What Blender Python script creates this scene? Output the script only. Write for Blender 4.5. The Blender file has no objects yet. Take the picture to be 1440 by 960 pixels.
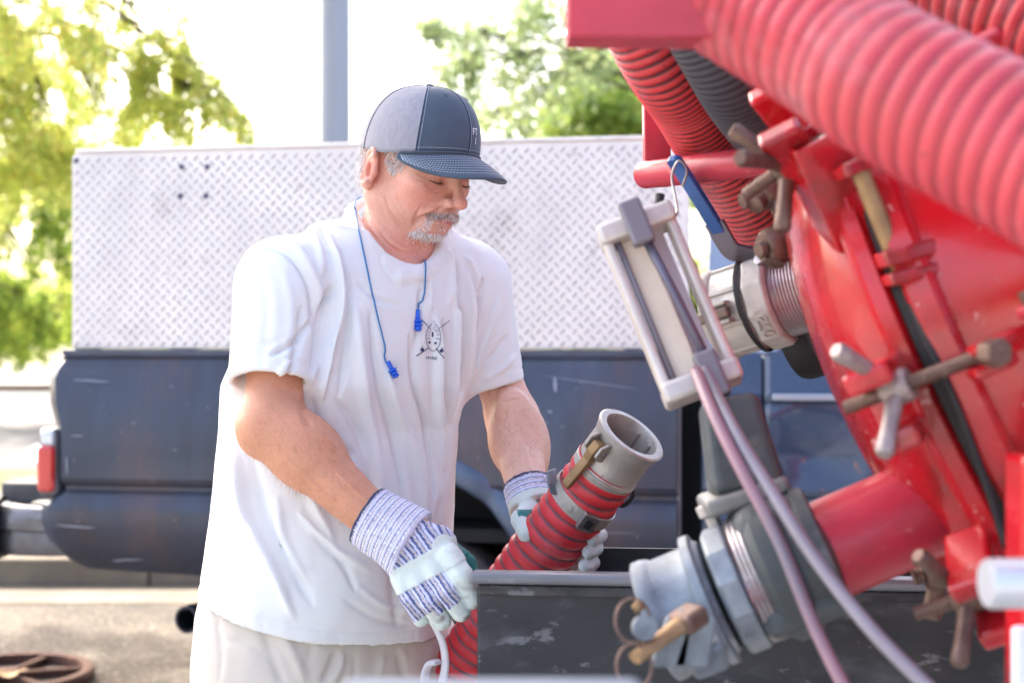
import bpy, bmesh, math, random
import numpy as np
from mathutils import Vector, Matrix, noise as mnoise
random.seed(7); RNG = np.random.default_rng(7)
PI = math.pi
scene = bpy.context.scene
COL = scene.collection
# ------------------------------------------------------------------ camera
CAMH = 1.32
cam = bpy.data.cameras.new('camera'); camo = bpy.data.objects.new('camera', cam); COL.objects.link(camo)
camo.location = (0, 0, CAMH); camo.rotation_euler = (PI / 2, 0, 0)
cam.lens = 50; cam.sensor_width = 36; cam.clip_start = .05; cam.clip_end = 3000
cam.dof.use_dof = True; cam.dof.focus_distance = 2.16; cam.dof.aperture_fstop = 3.8; cam.dof.aperture_blades = 0
scene.camera = camo
scene.render.resolution_x = 1024; scene.render.resolution_y = 682
# ------------------------------------------------------------------ light
SUN_EL, SUN_AZ = math.radians(44), math.radians(128)      # azimuth from +X, counter clockwise
sdir = Vector((math.cos(SUN_EL) * math.cos(SUN_AZ), math.cos(SUN_EL) * math.sin(SUN_AZ), math.sin(SUN_EL)))
world = bpy.data.worlds.new('World'); scene.world = world; world.use_nodes = True
nt = world.node_tree; bg = nt.nodes['Background']; sky = nt.nodes.new('ShaderNodeTexSky')
sky.sky_type = 'NISHITA'; sky.sun_disc = False; sky.sun_elevation = SUN_EL
sky.sun_rotation = math.atan2(sdir.x, sdir.y); sky.air_density = .9; sky.dust_density = 5.5; sky.ozone_density = 0
nt.links.new(sky.outputs[0], bg.inputs[0]); bg.inputs[1].default_value = 0.15
sun = bpy.data.lights.new('sun', 'SUN'); sun.energy = 2.0; sun.angle = math.radians(.6); sun.color = (1, .93, .82)
suno = bpy.data.objects.new('sun', sun); COL.objects.link(suno)
suno.rotation_euler = (-sdir).to_track_quat('-Z', 'Y').to_euler()
scene.view_settings.view_transform = 'Standard'; scene.view_settings.look = 'None'
scene.view_settings.exposure = 2.3; scene.view_settings.gamma = 1
scene.cycles.use_denoising = True; scene.cycles.max_bounces = 8; scene.cycles.diffuse_bounces = 4
scene.cycles.transmission_bounces = 4; scene.cycles.transparent_max_bounces = 8; scene.cycles.sample_clamp_indirect = 6

# ------------------------------------------------------------------ helpers
def P(px, py, y):
    """point seen at photograph pixel (px, py) and y metres in front of the camera"""
    return Vector(((px - 720) * y / 2000, y, CAMH - (py - 480) * y / 2000))
def C(r, g, b, k=1.0):
    f = lambda v: ((v / 255 + .055) / 1.055) ** 2.4 if v > 10 else v / 255 / 12.92
    return (f(r) * k, f(g) * k, f(b) * k)
def tag(o, label=None, cat=None, group=None, kind=None):
    if label: o['label'] = label
    if cat: o['category'] = cat
    if group: o['group'] = group
    if kind: o['kind'] = kind
    return o
def wloc(o):
    v = Vector((0, 0, 0))
    while o is not None: v += o.location; o = o.parent
    return v
def empty(name, loc, label=None, cat=None, group=None):
    o = bpy.data.objects.new(name, None); COL.objects.link(o); o.location = loc; o.empty_display_size = .1
    return tag(o, label, cat, group)
def mesh_obj(name, verts, faces, mats, parent=None, smooth=False, midx=None, cols=None, origin=None, bevel=0, bseg=2):
    me = bpy.data.meshes.new(name)
    V = np.asarray(verts, dtype=np.float64).reshape(-1, 3)
    c = Vector(origin) if origin is not None else Vector((V.min(0) + V.max(0)) / 2)
    V = V - np.array(c)
    if isinstance(faces, np.ndarray):
        n, k = faces.shape
        me.vertices.add(len(V)); me.vertices.foreach_set('co', V.astype(np.float32).ravel())
        me.loops.add(n * k); me.loops.foreach_set('vertex_index', faces.astype(np.int32).ravel())
        me.polygons.add(n); me.polygons.foreach_set('loop_start', np.arange(0, n * k, k, dtype=np.int32))
        me.update(calc_edges=True)
    else:
        me.from_pydata(V.tolist(), [], faces)
    if not isinstance(mats, (list, tuple)): mats = [mats]
    for m in mats: me.materials.append(m)
    if midx is not None: me.polygons.foreach_set('material_index', np.asarray(midx, dtype=np.int32))
    if smooth: me.polygons.foreach_set('use_smooth', np.ones(len(me.polygons), dtype=bool))
    if cols is not None:
        a = me.color_attributes.new('Col', 'FLOAT_COLOR', 'POINT')
        cc = np.ones((len(V), 4), dtype=np.float32); cc[:, :cols.shape[1]] = cols; a.data.foreach_set('color', cc.ravel())
    me.validate(); me.update()
    o = bpy.data.objects.new(name, me); COL.objects.link(o)
    if parent is not None: o.parent = parent; o.location = c - wloc(parent)
    else: o.location = c
    if bevel:
        b = o.modifiers.new('bevel', 'BEVEL'); b.width = bevel; b.segments = bseg; b.limit_method = 'ANGLE'; b.angle_limit = math.radians(35)
    return o
def frame(d, up=(0, 0, 1)):
    d = Vector(d).normalized(); up = Vector(up)
    if abs(d.dot(up.normalized())) > .98: up = Vector((1, 0, 0))
    x = up.cross(d).normalized(); y = d.cross(x).normalized()
    return x, y, d          # x side, y "up", d axis
class MB:
    def __init__(s): s.v = []; s.f = []; s.m = []; s.c = []
    def add(s, v, f, m=0, c=(1, 1, 1)):
        b = len(s.v); s.v += [tuple(p) for p in v]; s.f += [tuple(i + b for i in q) for q in f]; s.m += [m] * len(f); s.c += [c] * len(v); return s
    def box(s, c, size, ax=None, m=0):
        c = Vector(c)
        X, Y, Z = ax if ax else (Vector((1, 0, 0)), Vector((0, 1, 0)), Vector((0, 0, 1)))
        a, b, h = [k / 2 for k in size]
        v = [c + X * (i * a) + Y * (j * b) + Z * (k * h) for i in (-1, 1) for j in (-1, 1) for k in (-1, 1)]
        return s.add(v, [(0, 1, 3, 2), (4, 6, 7, 5), (0, 4, 5, 1), (2, 3, 7, 6), (0, 2, 6, 4), (1, 5, 7, 3)], m)
    def rings(s, rs, closed=True, cap=(True, True), m=0):
        n = len(rs[0]); v = [p for r in rs for p in r]; f = []
        for i in range(len(rs) - 1):
            for j in range(n if closed else n - 1):
                a, b = i * n + j, i * n + (j + 1) % n
                f.append((a, b, b + n, a + n))
        if cap[0] and closed: f.append(tuple(range(n))[::-1])
        if cap[1] and closed: f.append(tuple(range((len(rs) - 1) * n, len(rs) * n)))
        return s.add(v, f, m)
    def tube(s, pts, r, n=12, cap=(True, True), m=0, flat=1.0, up=(0, 0, 1)):
        pts = [Vector(p) for p in pts]; rs = []; x = None
        for i, p in enumerate(pts):
            d = (pts[min(i + 1, len(pts) - 1)] - pts[max(i - 1, 0)]).normalized()
            if x is None: x, y, _ = frame(d, up)
            else: x = (x - d * x.dot(d)).normalized(); y = d.cross(x)
            rr = r(i / (len(pts) - 1)) if callable(r) else (r[i] if isinstance(r, (list, tuple)) else r)
            rs.append([p + (x * math.cos(t) + y * math.sin(t) * flat) * rr for t in (2 * PI * k / n for k in range(n))])
        return s.rings(rs, True, cap, m)
    def lathe(s, prof, o, d, n=32, up=(0, 0, 1), cap=(True, True), m=0, poly=None):
        x, y, d = frame(d, up); o = Vector(o)
        return s.rings([[o + d * h + (x * math.cos(t) + y * math.sin(t)) * r for t in (2 * PI * (k + .5) / n for k in range(n))] for r, h in prof], True, cap, m)
    def prism(s, poly, o, X, Y, Z, th, m=0):
        """poly in (X,Y), extruded th along Z, centred"""
        o = Vector(o); n = len(poly)
        v = [o + X * a + Y * b + Z * (-th / 2) for a, b in poly] + [o + X * a + Y * b + Z * (th / 2) for a, b in poly]
        return s.add(v, [tuple(range(n))[::-1], tuple(range(n, 2 * n))] + [(i, (i + 1) % n, n + (i + 1) % n, n + i) for i in range(n)], m)
    def build(s, name, mats, parent=None, smooth=False, bevel=0, **k):
        o = mesh_obj(name, s.v, s.f, mats, parent, smooth, s.m if isinstance(mats, (list, tuple)) else None, bevel=bevel, **k)
        if smooth == 'auto': shade_auto(o)
        return o
def shade_auto(o, ang=40):
    me = o.data; me.polygons.foreach_set('use_smooth', np.ones(len(me.polygons), dtype=bool))
    bm = bmesh.new(); bm.from_mesh(me); bmesh.ops.recalc_face_normals(bm, faces=bm.faces)
    for e in bm.edges:
        if len(e.link_faces) != 2 or e.calc_face_angle(0) > math.radians(ang): e.smooth = False
    bm.to_mesh(me); bm.free()
def spline(pts, n=8):
    """Catmull-Rom through pts"""
    p = [Vector(q) for q in pts]; p = [p[0] * 2 - p[1]] + p + [p[-1] * 2 - p[-2]]; out = []
    for i in range(1, len(p) - 2):
        a, b, c, d = p[i - 1:i + 3]
        for k in range(n):
            t = k / n
            out.append(.5 * ((2 * b) + (c - a) * t + (2 * a - 5 * b + 4 * c - d) * t * t + (3 * b - a - 3 * c + d) * t ** 3))
    out.append(p[-2]); return out
def join(objs, name=None):
    """join mesh objects' data into the first (all share world placement through their own location)"""
    o = objs[0]; bm = bmesh.new()
    for q in objs:
        m = q.data.copy(); m.transform(Matrix.Translation(wloc(q) - wloc(o))); bm.from_mesh(m); bpy.data.meshes.remove(m)
    bm.to_mesh(o.data); bm.free()
    for q in objs[1:]: bpy.data.objects.remove(q)
    return o

# ------------------------------------------------------------------ materials
def M(name, base, rough=.5, metal=0.0, var=None, vscale=6, vamt=.5, bump=0, bscale=60, coat=0, spots=None, vcol=False, spec=.5, sheen=0, trans=0, stretch=None, rvar=0, sss=0, detail=5, vramp=(.35, .65)):
    m = bpy.data.materials.new(name); m.use_nodes = True; t = m.node_tree; N = t.nodes; L = t.links
    b = N['Principled BSDF']; b.inputs['Roughness'].default_value = rough; b.inputs['Metallic'].default_value = metal
    b.inputs['Specular IOR Level'].default_value = spec; b.inputs['Coat Weight'].default_value = coat; b.inputs['Coat Roughness'].default_value = .08
    if sheen: b.inputs['Sheen Weight'].default_value = sheen
    if sss:
        b.inputs['Subsurface Weight'].default_value = sss; b.inputs['Subsurface Scale'].default_value = .01
        b.inputs['Subsurface Radius'].default_value = (1, .35, .2)
    tc = N.new('ShaderNodeTexCoord'); src = tc.outputs['Object']
    if stretch:
        mp = N.new('ShaderNodeMapping'); mp.inputs['Scale'].default_value = stretch; L.new(src, mp.inputs[0]); src = mp.outputs[0]
    def nz(sc, det=detail, ro=.6):
        n = N.new('ShaderNodeTexNoise'); n.inputs['Scale'].default_value = sc; n.inputs['Detail'].default_value = det; n.inputs['Roughness'].default_value = ro; L.new(src, n.inputs['Vector']); return n.outputs['Fac']
    def ramp(f, a, c):
        r = N.new('ShaderNodeMapRange'); r.inputs['From Min'].default_value = a; r.inputs['From Max'].default_value = c; r.clamp = True; L.new(f, r.inputs['Value']); return r.outputs[0]
    def mix(f, a, c, mode='MIX'):
        x = N.new('ShaderNodeMix'); x.data_type = 'RGBA'; x.blend_type = mode
        for s_, v in ((0, f), (6, a), (7, c)):
            if hasattr(v, 'links'): L.new(v, x.inputs[s_])
            else: x.inputs[s_].default_value = v if s_ == 0 else (*v[:3], 1)
        return x.outputs[2]
    if vcol:
        a = N.new('ShaderNodeVertexColor'); a.layer_name = 'Col'; col = a.outputs[0]
        if tuple(base) != (1, 1, 1): col = mix(1.0, col, base, 'MULTIPLY')
    else:
        rgb = N.new('ShaderNodeRGB'); rgb.outputs[0].default_value = (*base, 1); col = rgb.outputs[0]
    if var is not None:
        f = ramp(nz(vscale), *vramp); mm = N.new('ShaderNodeMath'); mm.operation = 'MULTIPLY'; L.new(f, mm.inputs[0]); mm.inputs[1].default_value = vamt
        col = mix(mm.outputs[0], col, var)
    if spots:
        for (sc, lo, hi, c, amt) in spots:
            f = ramp(nz(sc, 6, .65), lo, hi); mm = N.new('ShaderNodeMath'); mm.operation = 'MULTIPLY'; L.new(f, mm.inputs[0]); mm.inputs[1].default_value = amt
            col = mix(mm.outputs[0], col, c)
    L.new(col, b.inputs['Base Color'])
    if rvar:
        f = nz(vscale * 1.7); r = N.new('ShaderNodeMapRange'); r.inputs['From Min'].default_value = .3; r.inputs['From Max'].default_value = .7
        r.inputs['To Min'].default_value = max(0.02, rough - rvar); r.inputs['To Max'].default_value = min(1, rough + rvar); L.new(f, r.inputs['Value']); L.new(r.outputs[0], b.inputs['Roughness'])
    if bump:
        bn = N.new('ShaderNodeBump'); bn.inputs['Strength'].default_value = 1; bn.inputs['Distance'].default_value = bump; L.new(nz(bscale, 4, .6), bn.inputs['Height']); L.new(bn.outputs[0], b.inputs['Normal'])
    if trans:
        o = N['Material Output']; tr = N.new('ShaderNodeBsdfTranslucent'); L.new(col, tr.inputs[0]); mx = N.new('ShaderNodeMixShader'); mx.inputs[0].default_value = trans
        L.new(b.outputs[0], mx.inputs[1]); L.new(tr.outputs[0], mx.inputs[2]); L.new(mx.outputs[0], o.inputs[0])
    return m

# ------------------------------------------------------------------ implicit surfaces (signed distances + sparse surface nets)
f32 = np.float32
def A3(p): return np.array(p, dtype=f32)
class Cone:            # capsule with two radii, optional elliptical section
    def __init__(s, a, b, ra, rb): s.a = A3(a); s.b = A3(b); s.ra = ra; s.rb = rb; s.c = (s.a + s.b) / 2; s.R = float(np.linalg.norm(s.b - s.a)) / 2 + max(ra, rb)
    def __call__(s, p):
        ab = s.b - s.a; t = np.clip(((p - s.a) @ ab) / max(float(ab @ ab), 1e-9), 0, 1)
        q = p - s.a - t[:, None] * ab; return np.sqrt((q * q).sum(1)) - (s.ra + (s.rb - s.ra) * t)
class Ell:             # ellipsoid with axes matrix rows
    def __init__(s, c, r, ax=None):
        s.c = A3(c); s.r = A3(r); s.A = np.eye(3, dtype=f32) if ax is None else np.array([list(Vector(v).normalized()) for v in ax], dtype=f32); s.R = float(max(r))
    def __call__(s, p):
        q = ((p - s.c) @ s.A.T); k0 = np.sqrt(((q / s.r) ** 2).sum(1)); k1 = np.sqrt(((q / s.r ** 2) ** 2).sum(1)) + 1e-6
        return k0 * (k0 - 1) / k1
class Box:
    def __init__(s, c, h, rr, ax=None):
        s.c = A3(c); s.h = A3(h) - rr; s.rr = rr; s.A = np.eye(3, dtype=f32) if ax is None else np.array([list(Vector(v).normalized()) for v in ax], dtype=f32); s.R = float(np.linalg.norm(h))
    def __call__(s, p):
        q = np.abs((p - s.c) @ s.A.T) - s.h; return np.sqrt((np.maximum(q, 0) ** 2).sum(1)) + np.minimum(q.max(1), 0) - s.rr
class Plane:           # half space: negative on the side against n
    def __init__(s, o, n): s.o = A3(o); n = Vector(n).normalized(); s.n = A3(n); s.c = s.o; s.R = 1e9
    def __call__(s, p): return (p - s.o) @ s.n
class Stack:           # lofted elliptical sections along z: rows (z, cx, cy, a, b, yaw)
    def __init__(s, rows, e=2.2):
        s.T = np.array(sorted(rows), dtype=f32); s.e = e; z = s.T[:, 0]; s.c = A3([s.T[:, 1].mean(), s.T[:, 2].mean(), (z[0] + z[-1]) / 2]); s.R = float((z[-1] - z[0]) / 2 + s.T[:, 3:5].max() + .1)
    def __call__(s, p):
        T = s.T; z = np.clip(p[:, 2], T[0, 0], T[-1, 0]); i = [np.interp(z, T[:, 0], T[:, k]).astype(f32) for k in range(1, 6)]
        dx = p[:, 0] - i[0]; dy = p[:, 1] - i[1]; c = np.cos(i[4]); sn = np.sin(i[4]); u = dx * c + dy * sn; v = -dx * sn + dy * c
        k = (np.abs(u / i[2]) ** s.e + np.abs(v / i[3]) ** s.e) ** (1 / s.e)
        rr = np.sqrt(u * u + v * v) / np.maximum(k, 1e-4)
        d = (k - 1) * np.minimum(rr, 10); dz = np.abs(p[:, 2] - z)
        return np.where(dz > 0, np.sqrt(np.maximum(d, 0) ** 2 + dz ** 2), d)
class Fn:
    def __init__(s, f, c, R): s.f = f; s.c = A3(c); s.R = R
    def __call__(s, p): return s.f(p)
class SDF:
    def __init__(s): s.ops = []
    def add(s, p, k=0.0): s.ops.append((0, p, k)); return s
    def sub(s, p, k=0.0): s.ops.append((1, p, k)); return s
    def cut(s, p, k=0.0): s.ops.append((2, p, k)); return s      # intersect
    def ev(s, p, c=None, br=1e9):
        d = np.full(len(p), 9., dtype=f32)
        for t, q, k in s.ops:
            if t != 2 and c is not None and np.linalg.norm(c - q.c) - q.R > br + k * 1.2 + .01: continue
            e = q(p)
            if t == 0:
                if k: h = np.maximum(k - np.abs(d - e), 0) / k; d = np.minimum(d, e) - h * h * k * .25
                else: d = np.minimum(d, e)
            else:
                if t == 1: e = -e
                if k: h = np.maximum(k - np.abs(d - e), 0) / k; d = np.maximum(d, e) + h * h * k * .25
                else: d = np.maximum(d, e)
        return d
    def bounds(s):
        lo = np.min([q.c - q.R for t, q, k in s.ops if t == 0], axis=0); hi = np.max([q.c + q.R for t, q, k in s.ops if t == 0], axis=0); return lo - .02, hi + .02
def nets(sdf, h, lo=None, hi=None, B=12, xf=None):
    """sparse naive surface nets -> verts (n,3), quads (m,4)"""
    l2, h2 = sdf.bounds(); lo = l2 if lo is None else np.maximum(A3(lo), l2); hi = h2 if hi is None else np.minimum(A3(hi), h2)
    nb = np.ceil((hi - lo) / (h * B)).astype(int); N = nb * B + 3
    g = np.stack(np.meshgrid(*[np.arange(B + 1)] * 3, indexing='ij'), -1).reshape(-1, 3)
    cells_k = []; cells_p = []; quads = []
    step = h * B; half = step * .87
    bi = np.stack(np.meshgrid(*[np.arange(k) for k in nb], indexing='ij'), -1).reshape(-1, 3)
    cen = (lo + (bi + .5) * step).astype(f32)
    def key(c): return (c[..., 0].astype(np.int64) * N[1] + c[..., 1]) * N[2] + c[..., 2]
    dc = np.concatenate([sdf.ev(cen[i:i + 20000]) for i in range(0, len(cen), 20000)])
    n1 = B + 1; corner = [(a, b, c) for a in (0, 1) for b in (0, 1) for c in (0, 1)]
    for idx in np.nonzero(np.abs(dc) < half * 1.5 + .004)[0]:
        base = bi[idx] * B
        pts = (lo + (base + g) * h).astype(f32)
        d = sdf.ev(pts, cen[idx], half).reshape(n1, n1, n1)
        if d.min() > 0 or d.max() < 0: continue
        s_ = d < 0
        cnt = sum(s_[a:a + B, b:b + B, c:c + B].astype(np.int8) for a, b, c in corner)
        act = np.argwhere((cnt > 0) & (cnt < 8))
        if len(act) == 0: continue
        acc = np.zeros((len(act), 3)); num = np.zeros(len(act))
        val = {c: d[act[:, 0] + c[0], act[:, 1] + c[1], act[:, 2] + c[2]] for c in corner}
        for c in corner:
            for ax in range(3):
                if c[ax]: continue
                e = list(c); e[ax] = 1; e = tuple(e); v0, v1 = val[c], val[e]; m = (v0 < 0) != (v1 < 0)
                t = np.where(m, v0 / np.where(np.abs(v0 - v1) < 1e-12, 1, (v0 - v1)), 0)
                q = np.array(c, float)[None].repeat(len(act), 0); q[:, ax] += t
                acc += np.where(m[:, None], q, 0); num += m
        cells_k.append(key(act + base)); cells_p.append(lo + (act + base + acc / num[:, None]) * h)
        for ax in range(3):
            sl = [slice(0, B)] * 3; s2 = list(sl); s2[ax] = slice(1, B + 1)
            a_ = s_[tuple(sl)]; b_ = s_[tuple(s2)]; w = np.argwhere(a_ != b_)
            if len(w) == 0: continue
            o1, o2 = np.zeros(3, int), np.zeros(3, int); o1[(ax + 1) % 3] = 1; o2[(ax + 2) % 3] = 1
            wb = w + base; q = np.stack([key(wb - o1 - o2), key(wb - o2), key(wb), key(wb - o1)], 1)
            flip = ~a_[w[:, 0], w[:, 1], w[:, 2]]; q[flip] = q[flip][:, ::-1]; quads.append(q)
    K = np.concatenate(cells_k); V = np.concatenate(cells_p); Q = np.concatenate(quads)
    o = np.argsort(K); K = K[o]; V = V[o]
    i = np.searchsorted(K, Q); i = np.minimum(i, len(K) - 1); good = (K[i] == Q).all(1)
    return V, i[good]
def vnormals(V, F):
    n = np.cross(V[F[:, 2]] - V[F[:, 0]], V[F[:, 3]] - V[F[:, 1]]); N_ = np.zeros_like(V)
    for k in range(4): np.add.at(N_, F[:, k], n)
    return N_ / (np.linalg.norm(N_, axis=1, keepdims=True) + 1e-12)
def smooth_mesh(V, F, it=2, lam=.5):
    for _ in range(it):
        S = np.zeros_like(V); w = np.zeros(len(V))
        for a, b in ((0, 1), (1, 2), (2, 3), (3, 0)):
            np.add.at(S, F[:, a], V[F[:, b]]); np.add.at(S, F[:, b], V[F[:, a]]); np.add.at(w, F[:, a], 1); np.add.at(w, F[:, b], 1)
        V = V + lam * (S / w[:, None] - V)
    return V
def topix(V): return np.stack([720 + 2000 * V[:, 0] / V[:, 1], 480 - 2000 * (V[:, 2] - CAMH) / V[:, 1]], 1)
def noise3(V, sc, seed=0, oct=2):
    """cheap smooth numpy value noise in -1..1"""
    out = np.zeros(len(V)); amp = 1.; tot = 0
    for o in range(oct):
        q = V * sc * 2 ** o + seed * 17.3; i = np.floor(q).astype(np.int64); f = q - i; f = f * f * (3 - 2 * f); r = 0
        for a in (0, 1):
            for b in (0, 1):
                for c in (0, 1):
                    hsh = ((i[:, 0] + a) * 73856093 ^ (i[:, 1] + b) * 19349663 ^ (i[:, 2] + c) * 83492791) & 0xffff
                    hv = ((hsh * 1103515245 + 12345) & 0x7fffffff) / 0x3fffffff - 1
                    r = r + hv * (f[:, 0] if a else 1 - f[:, 0]) * (f[:, 1] if b else 1 - f[:, 1]) * (f[:, 2] if c else 1 - f[:, 2])
        out += r * amp; tot += amp; amp *= .5
    return out / tot
# ================================================================== THE SETTING
m_asph = M('asphalt', C(168, 152, 132, .36), .95, var=C(124, 112, 100, .26), vscale=1.2, vamt=.7, bump=.012, bscale=30, spots=[(34, .54, .64, C(200, 190, 176, .8), .55), (26, .58, .66, C(50, 47, 48), .7), (1.3, .5, .66, C(96, 90, 84, .4), .6)])
m_conc = M('concrete', C(205, 188, 164, .40), .9, var=C(165, 148, 130, .34), vscale=3, vamt=.6, bump=.002, bscale=90, spots=[(9, .55, .75, C(130, 118, 105), .5)])
m_road = M('road_surface', C(150, 148, 150, .28), .9, var=C(135, 130, 128, .24), vscale=.6, vamt=.6)
m_grass = M('grass', C(150, 140, 70, .38), .9, var=C(96, 118, 48, .38), vscale=1.5, vamt=.9, bump=.02, bscale=30, spots=[(.8, .5, .6, C(205, 190, 150, .6), .7)])
m_mulch = M('mulch', C(120, 90, 62, .5), .95, var=C(80, 60, 44, .5), vscale=9, bump=.02, bscale=25)
m_white = M('white_paint', (.78, .78, .76), .6, var=(.6, .58, .55), vscale=8)
def sheet(name, x0, x1, y0, y1, z, m, z0=None):
    b = MB()
    if z0 is None: b.add([(x0, y0, z), (x1, y0, z), (x1, y1, z), (x0, y1, z)], [(0, 1, 2, 3)])
    else: b.box(((x0 + x1) / 2, (y0 + y1) / 2, (z + z0) / 2), (x1 - x0, y1 - y0, z - z0))
    return tag(b.build(name, m, bevel=.012 if z0 is not None and z - z0 > .05 else 0), kind='structure')
sheet('ground', -900, 900, -300, 1500, -.02, m_grass)
sheet('asphalt_yard', -30, 40, 3.6, 7.17, 0, m_asph)
sheet('bounce_ground', -30, 40, -25, 3.6, .004, M('pale_bounce_ground', C(206, 206, 200, .55), .9, var=C(184, 182, 176, .5), vscale=1.5, bump=.002, bscale=80))  # unseen pale ground, added to bounce sunlight up onto the man
sheet('gutter', -30, 40, 7.17, 7.66, .004, m_conc)
for i in range(-5, 7): # kerb stones, laid end to end
    o = sheet('kerb', i * 3.05 - 1.95, i * 3.05 + 1.09, 7.66, 7.82, .15, m_conc, -.1)
sheet('verge', -30, 40, 7.82, 13.2, .13, m_grass)
sheet('footpath', -30, 40, 9.3, 10.4, .136, m_conc)
sheet('road', -60, 60, 13.2, 37.5, .02, m_road)
sheet('far_kerb', -60, 60, 37.5, 38.2, .17, m_mulch, -.05)
sheet('parking_lot', -80, 80, 38.2, 75, .12, M('pale_concrete', C(215, 210, 200, .45), .9, var=C(190, 185, 175, .4), vscale=.3))
b = MB(); b.add([(-5.45, 15.2, .025), (-5.0, 15.2, .025), (-7.0, 25, .025), (-7.3, 25, .025)], [(0, 1, 2, 3)])
tag(b.build('road_marking', m_white), kind='structure')

# manhole cover: rusty ribbed casting lying in the yard
m_rust = M('rusty_iron', C(120, 82, 66, .8), .8, metal=.3, var=C(62, 44, 42), vscale=14, bump=.002, bscale=90, spots=[(30, .58, .7, C(168, 120, 84), .5)])
mh = empty('drain_cover', (-1.92, 5.45, 0), 'rusty round cast iron cover with spokes lying on the asphalt by the kerb', 'drain cover')
c = Vector((-1.96, 5.50, 0)); b = MB()
b.lathe([(.30, .0), (.33, .0), (.335, .035), (.325, .05), (.29, .05), (.285, .03), (.285, .0)], c, (0, 0, 1), 48, cap=(False, False))
b.build('rim', m_rust, mh, smooth='auto')
MB().lathe([(.284, .004), (.284, .012)], c, (0, 0, 1), 40).build('base_plate', M('dark_iron', C(50, 42, 42), .8, var=C(80, 60, 50), vscale=20), mh)
for k in range(6):
    a = k * PI / 3 + .3; d = Vector((math.cos(a), math.sin(a), 0))
    MB().box(c + d * .165 + Vector((0, 0, .03)), (.24, .028, .03), (d, Vector((-d.y, d.x, 0)), Vector((0, 0, 1)))).build('spoke', m_rust, mh, bevel=.006)
MB().lathe([(.05, .01), (.055, .03), (.045, .052), (.0, .055)], c, (0, 0, 1), 20).build('hub', m_rust, mh, smooth='auto')
# dry leaf on it
b = MB(); q = c + Vector((.05, -.08, .062)); vs = [q + Vector((math.cos(t) * .055 * (1 + .3 * math.cos(5 * t)), math.sin(t) * .04, .012 * math.cos(2 * t))) for t in (2 * PI * k / 14 for k in range(14))]
b.add(vs + [q + Vector((0, 0, -.004))], [(i, (i + 1) % 14, 14) for i in range(14)])
tag(b.build('fallen_leaf', M('dry_leaf', C(214, 176, 130), .7)), 'dry tan leaf lying on the rusty iron cover', 'leaf')

# light pole
lp = empty('light_pole', P(471, 480, 7.97), 'tall grey steel light pole standing behind the diamond plate sideboard', 'light pole'); lp.location.z = .13
c = Vector((P(471, 480, 7.97).x, 7.97, .13)); m_pole = M('galvanised_pole', C(172, 176, 186, .9), .5, metal=.35, var=C(150, 154, 164), vscale=4, stretch=(1, 1, .2))
MB().lathe([(.088, .05), (.084, 4), (.07, 8)], c, (0, 0, 1), 32).build('shaft', m_pole, lp, smooth='auto')
MB().lathe([(.2, 0), (.2, .03), (.11, .05), (.11, .2), (.09, .21)], c, (0, 0, 1), 32).build('base', m_pole, lp, smooth='auto')
MB().box(c + Vector((-.5, 0, 8)), (1.1, .25, .12)).build('lamp_head', m_pole, lp, bevel=.02)

# ------------------------------------------------------------------ trees
def leafmat(name): return M(name, (1, 1, 1), .55, vcol=True, trans=.65, spec=.3)
m_leaf = leafmat('leaf'); m_bark = M('bark', C(92, 80, 70, .8), .9, var=C(60, 52, 46), vscale=12, bump=.01, bscale=20)
def leaves(pos, size, cols, droop=.0):
    n = len(pos); a = RNG.normal(size=(n, 3)); a[:, 2] -= droop; a /= np.linalg.norm(a, axis=1, keepdims=True)
    r = RNG.normal(size=(n, 3)); b_ = np.cross(a, r); b_ /= np.linalg.norm(b_, axis=1, keepdims=True)
    s = size * RNG.uniform(.6, 1.3, (n, 1)); L_ = a * s; W_ = b_ * s * .38
    V = np.stack([pos - L_, pos + W_ - L_ * .1, pos + L_, pos - W_ - L_ * .1], 1).reshape(-1, 3)
    return V, np.arange(4 * n).reshape(n, 4), np.repeat(cols, 4, 0)
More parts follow.
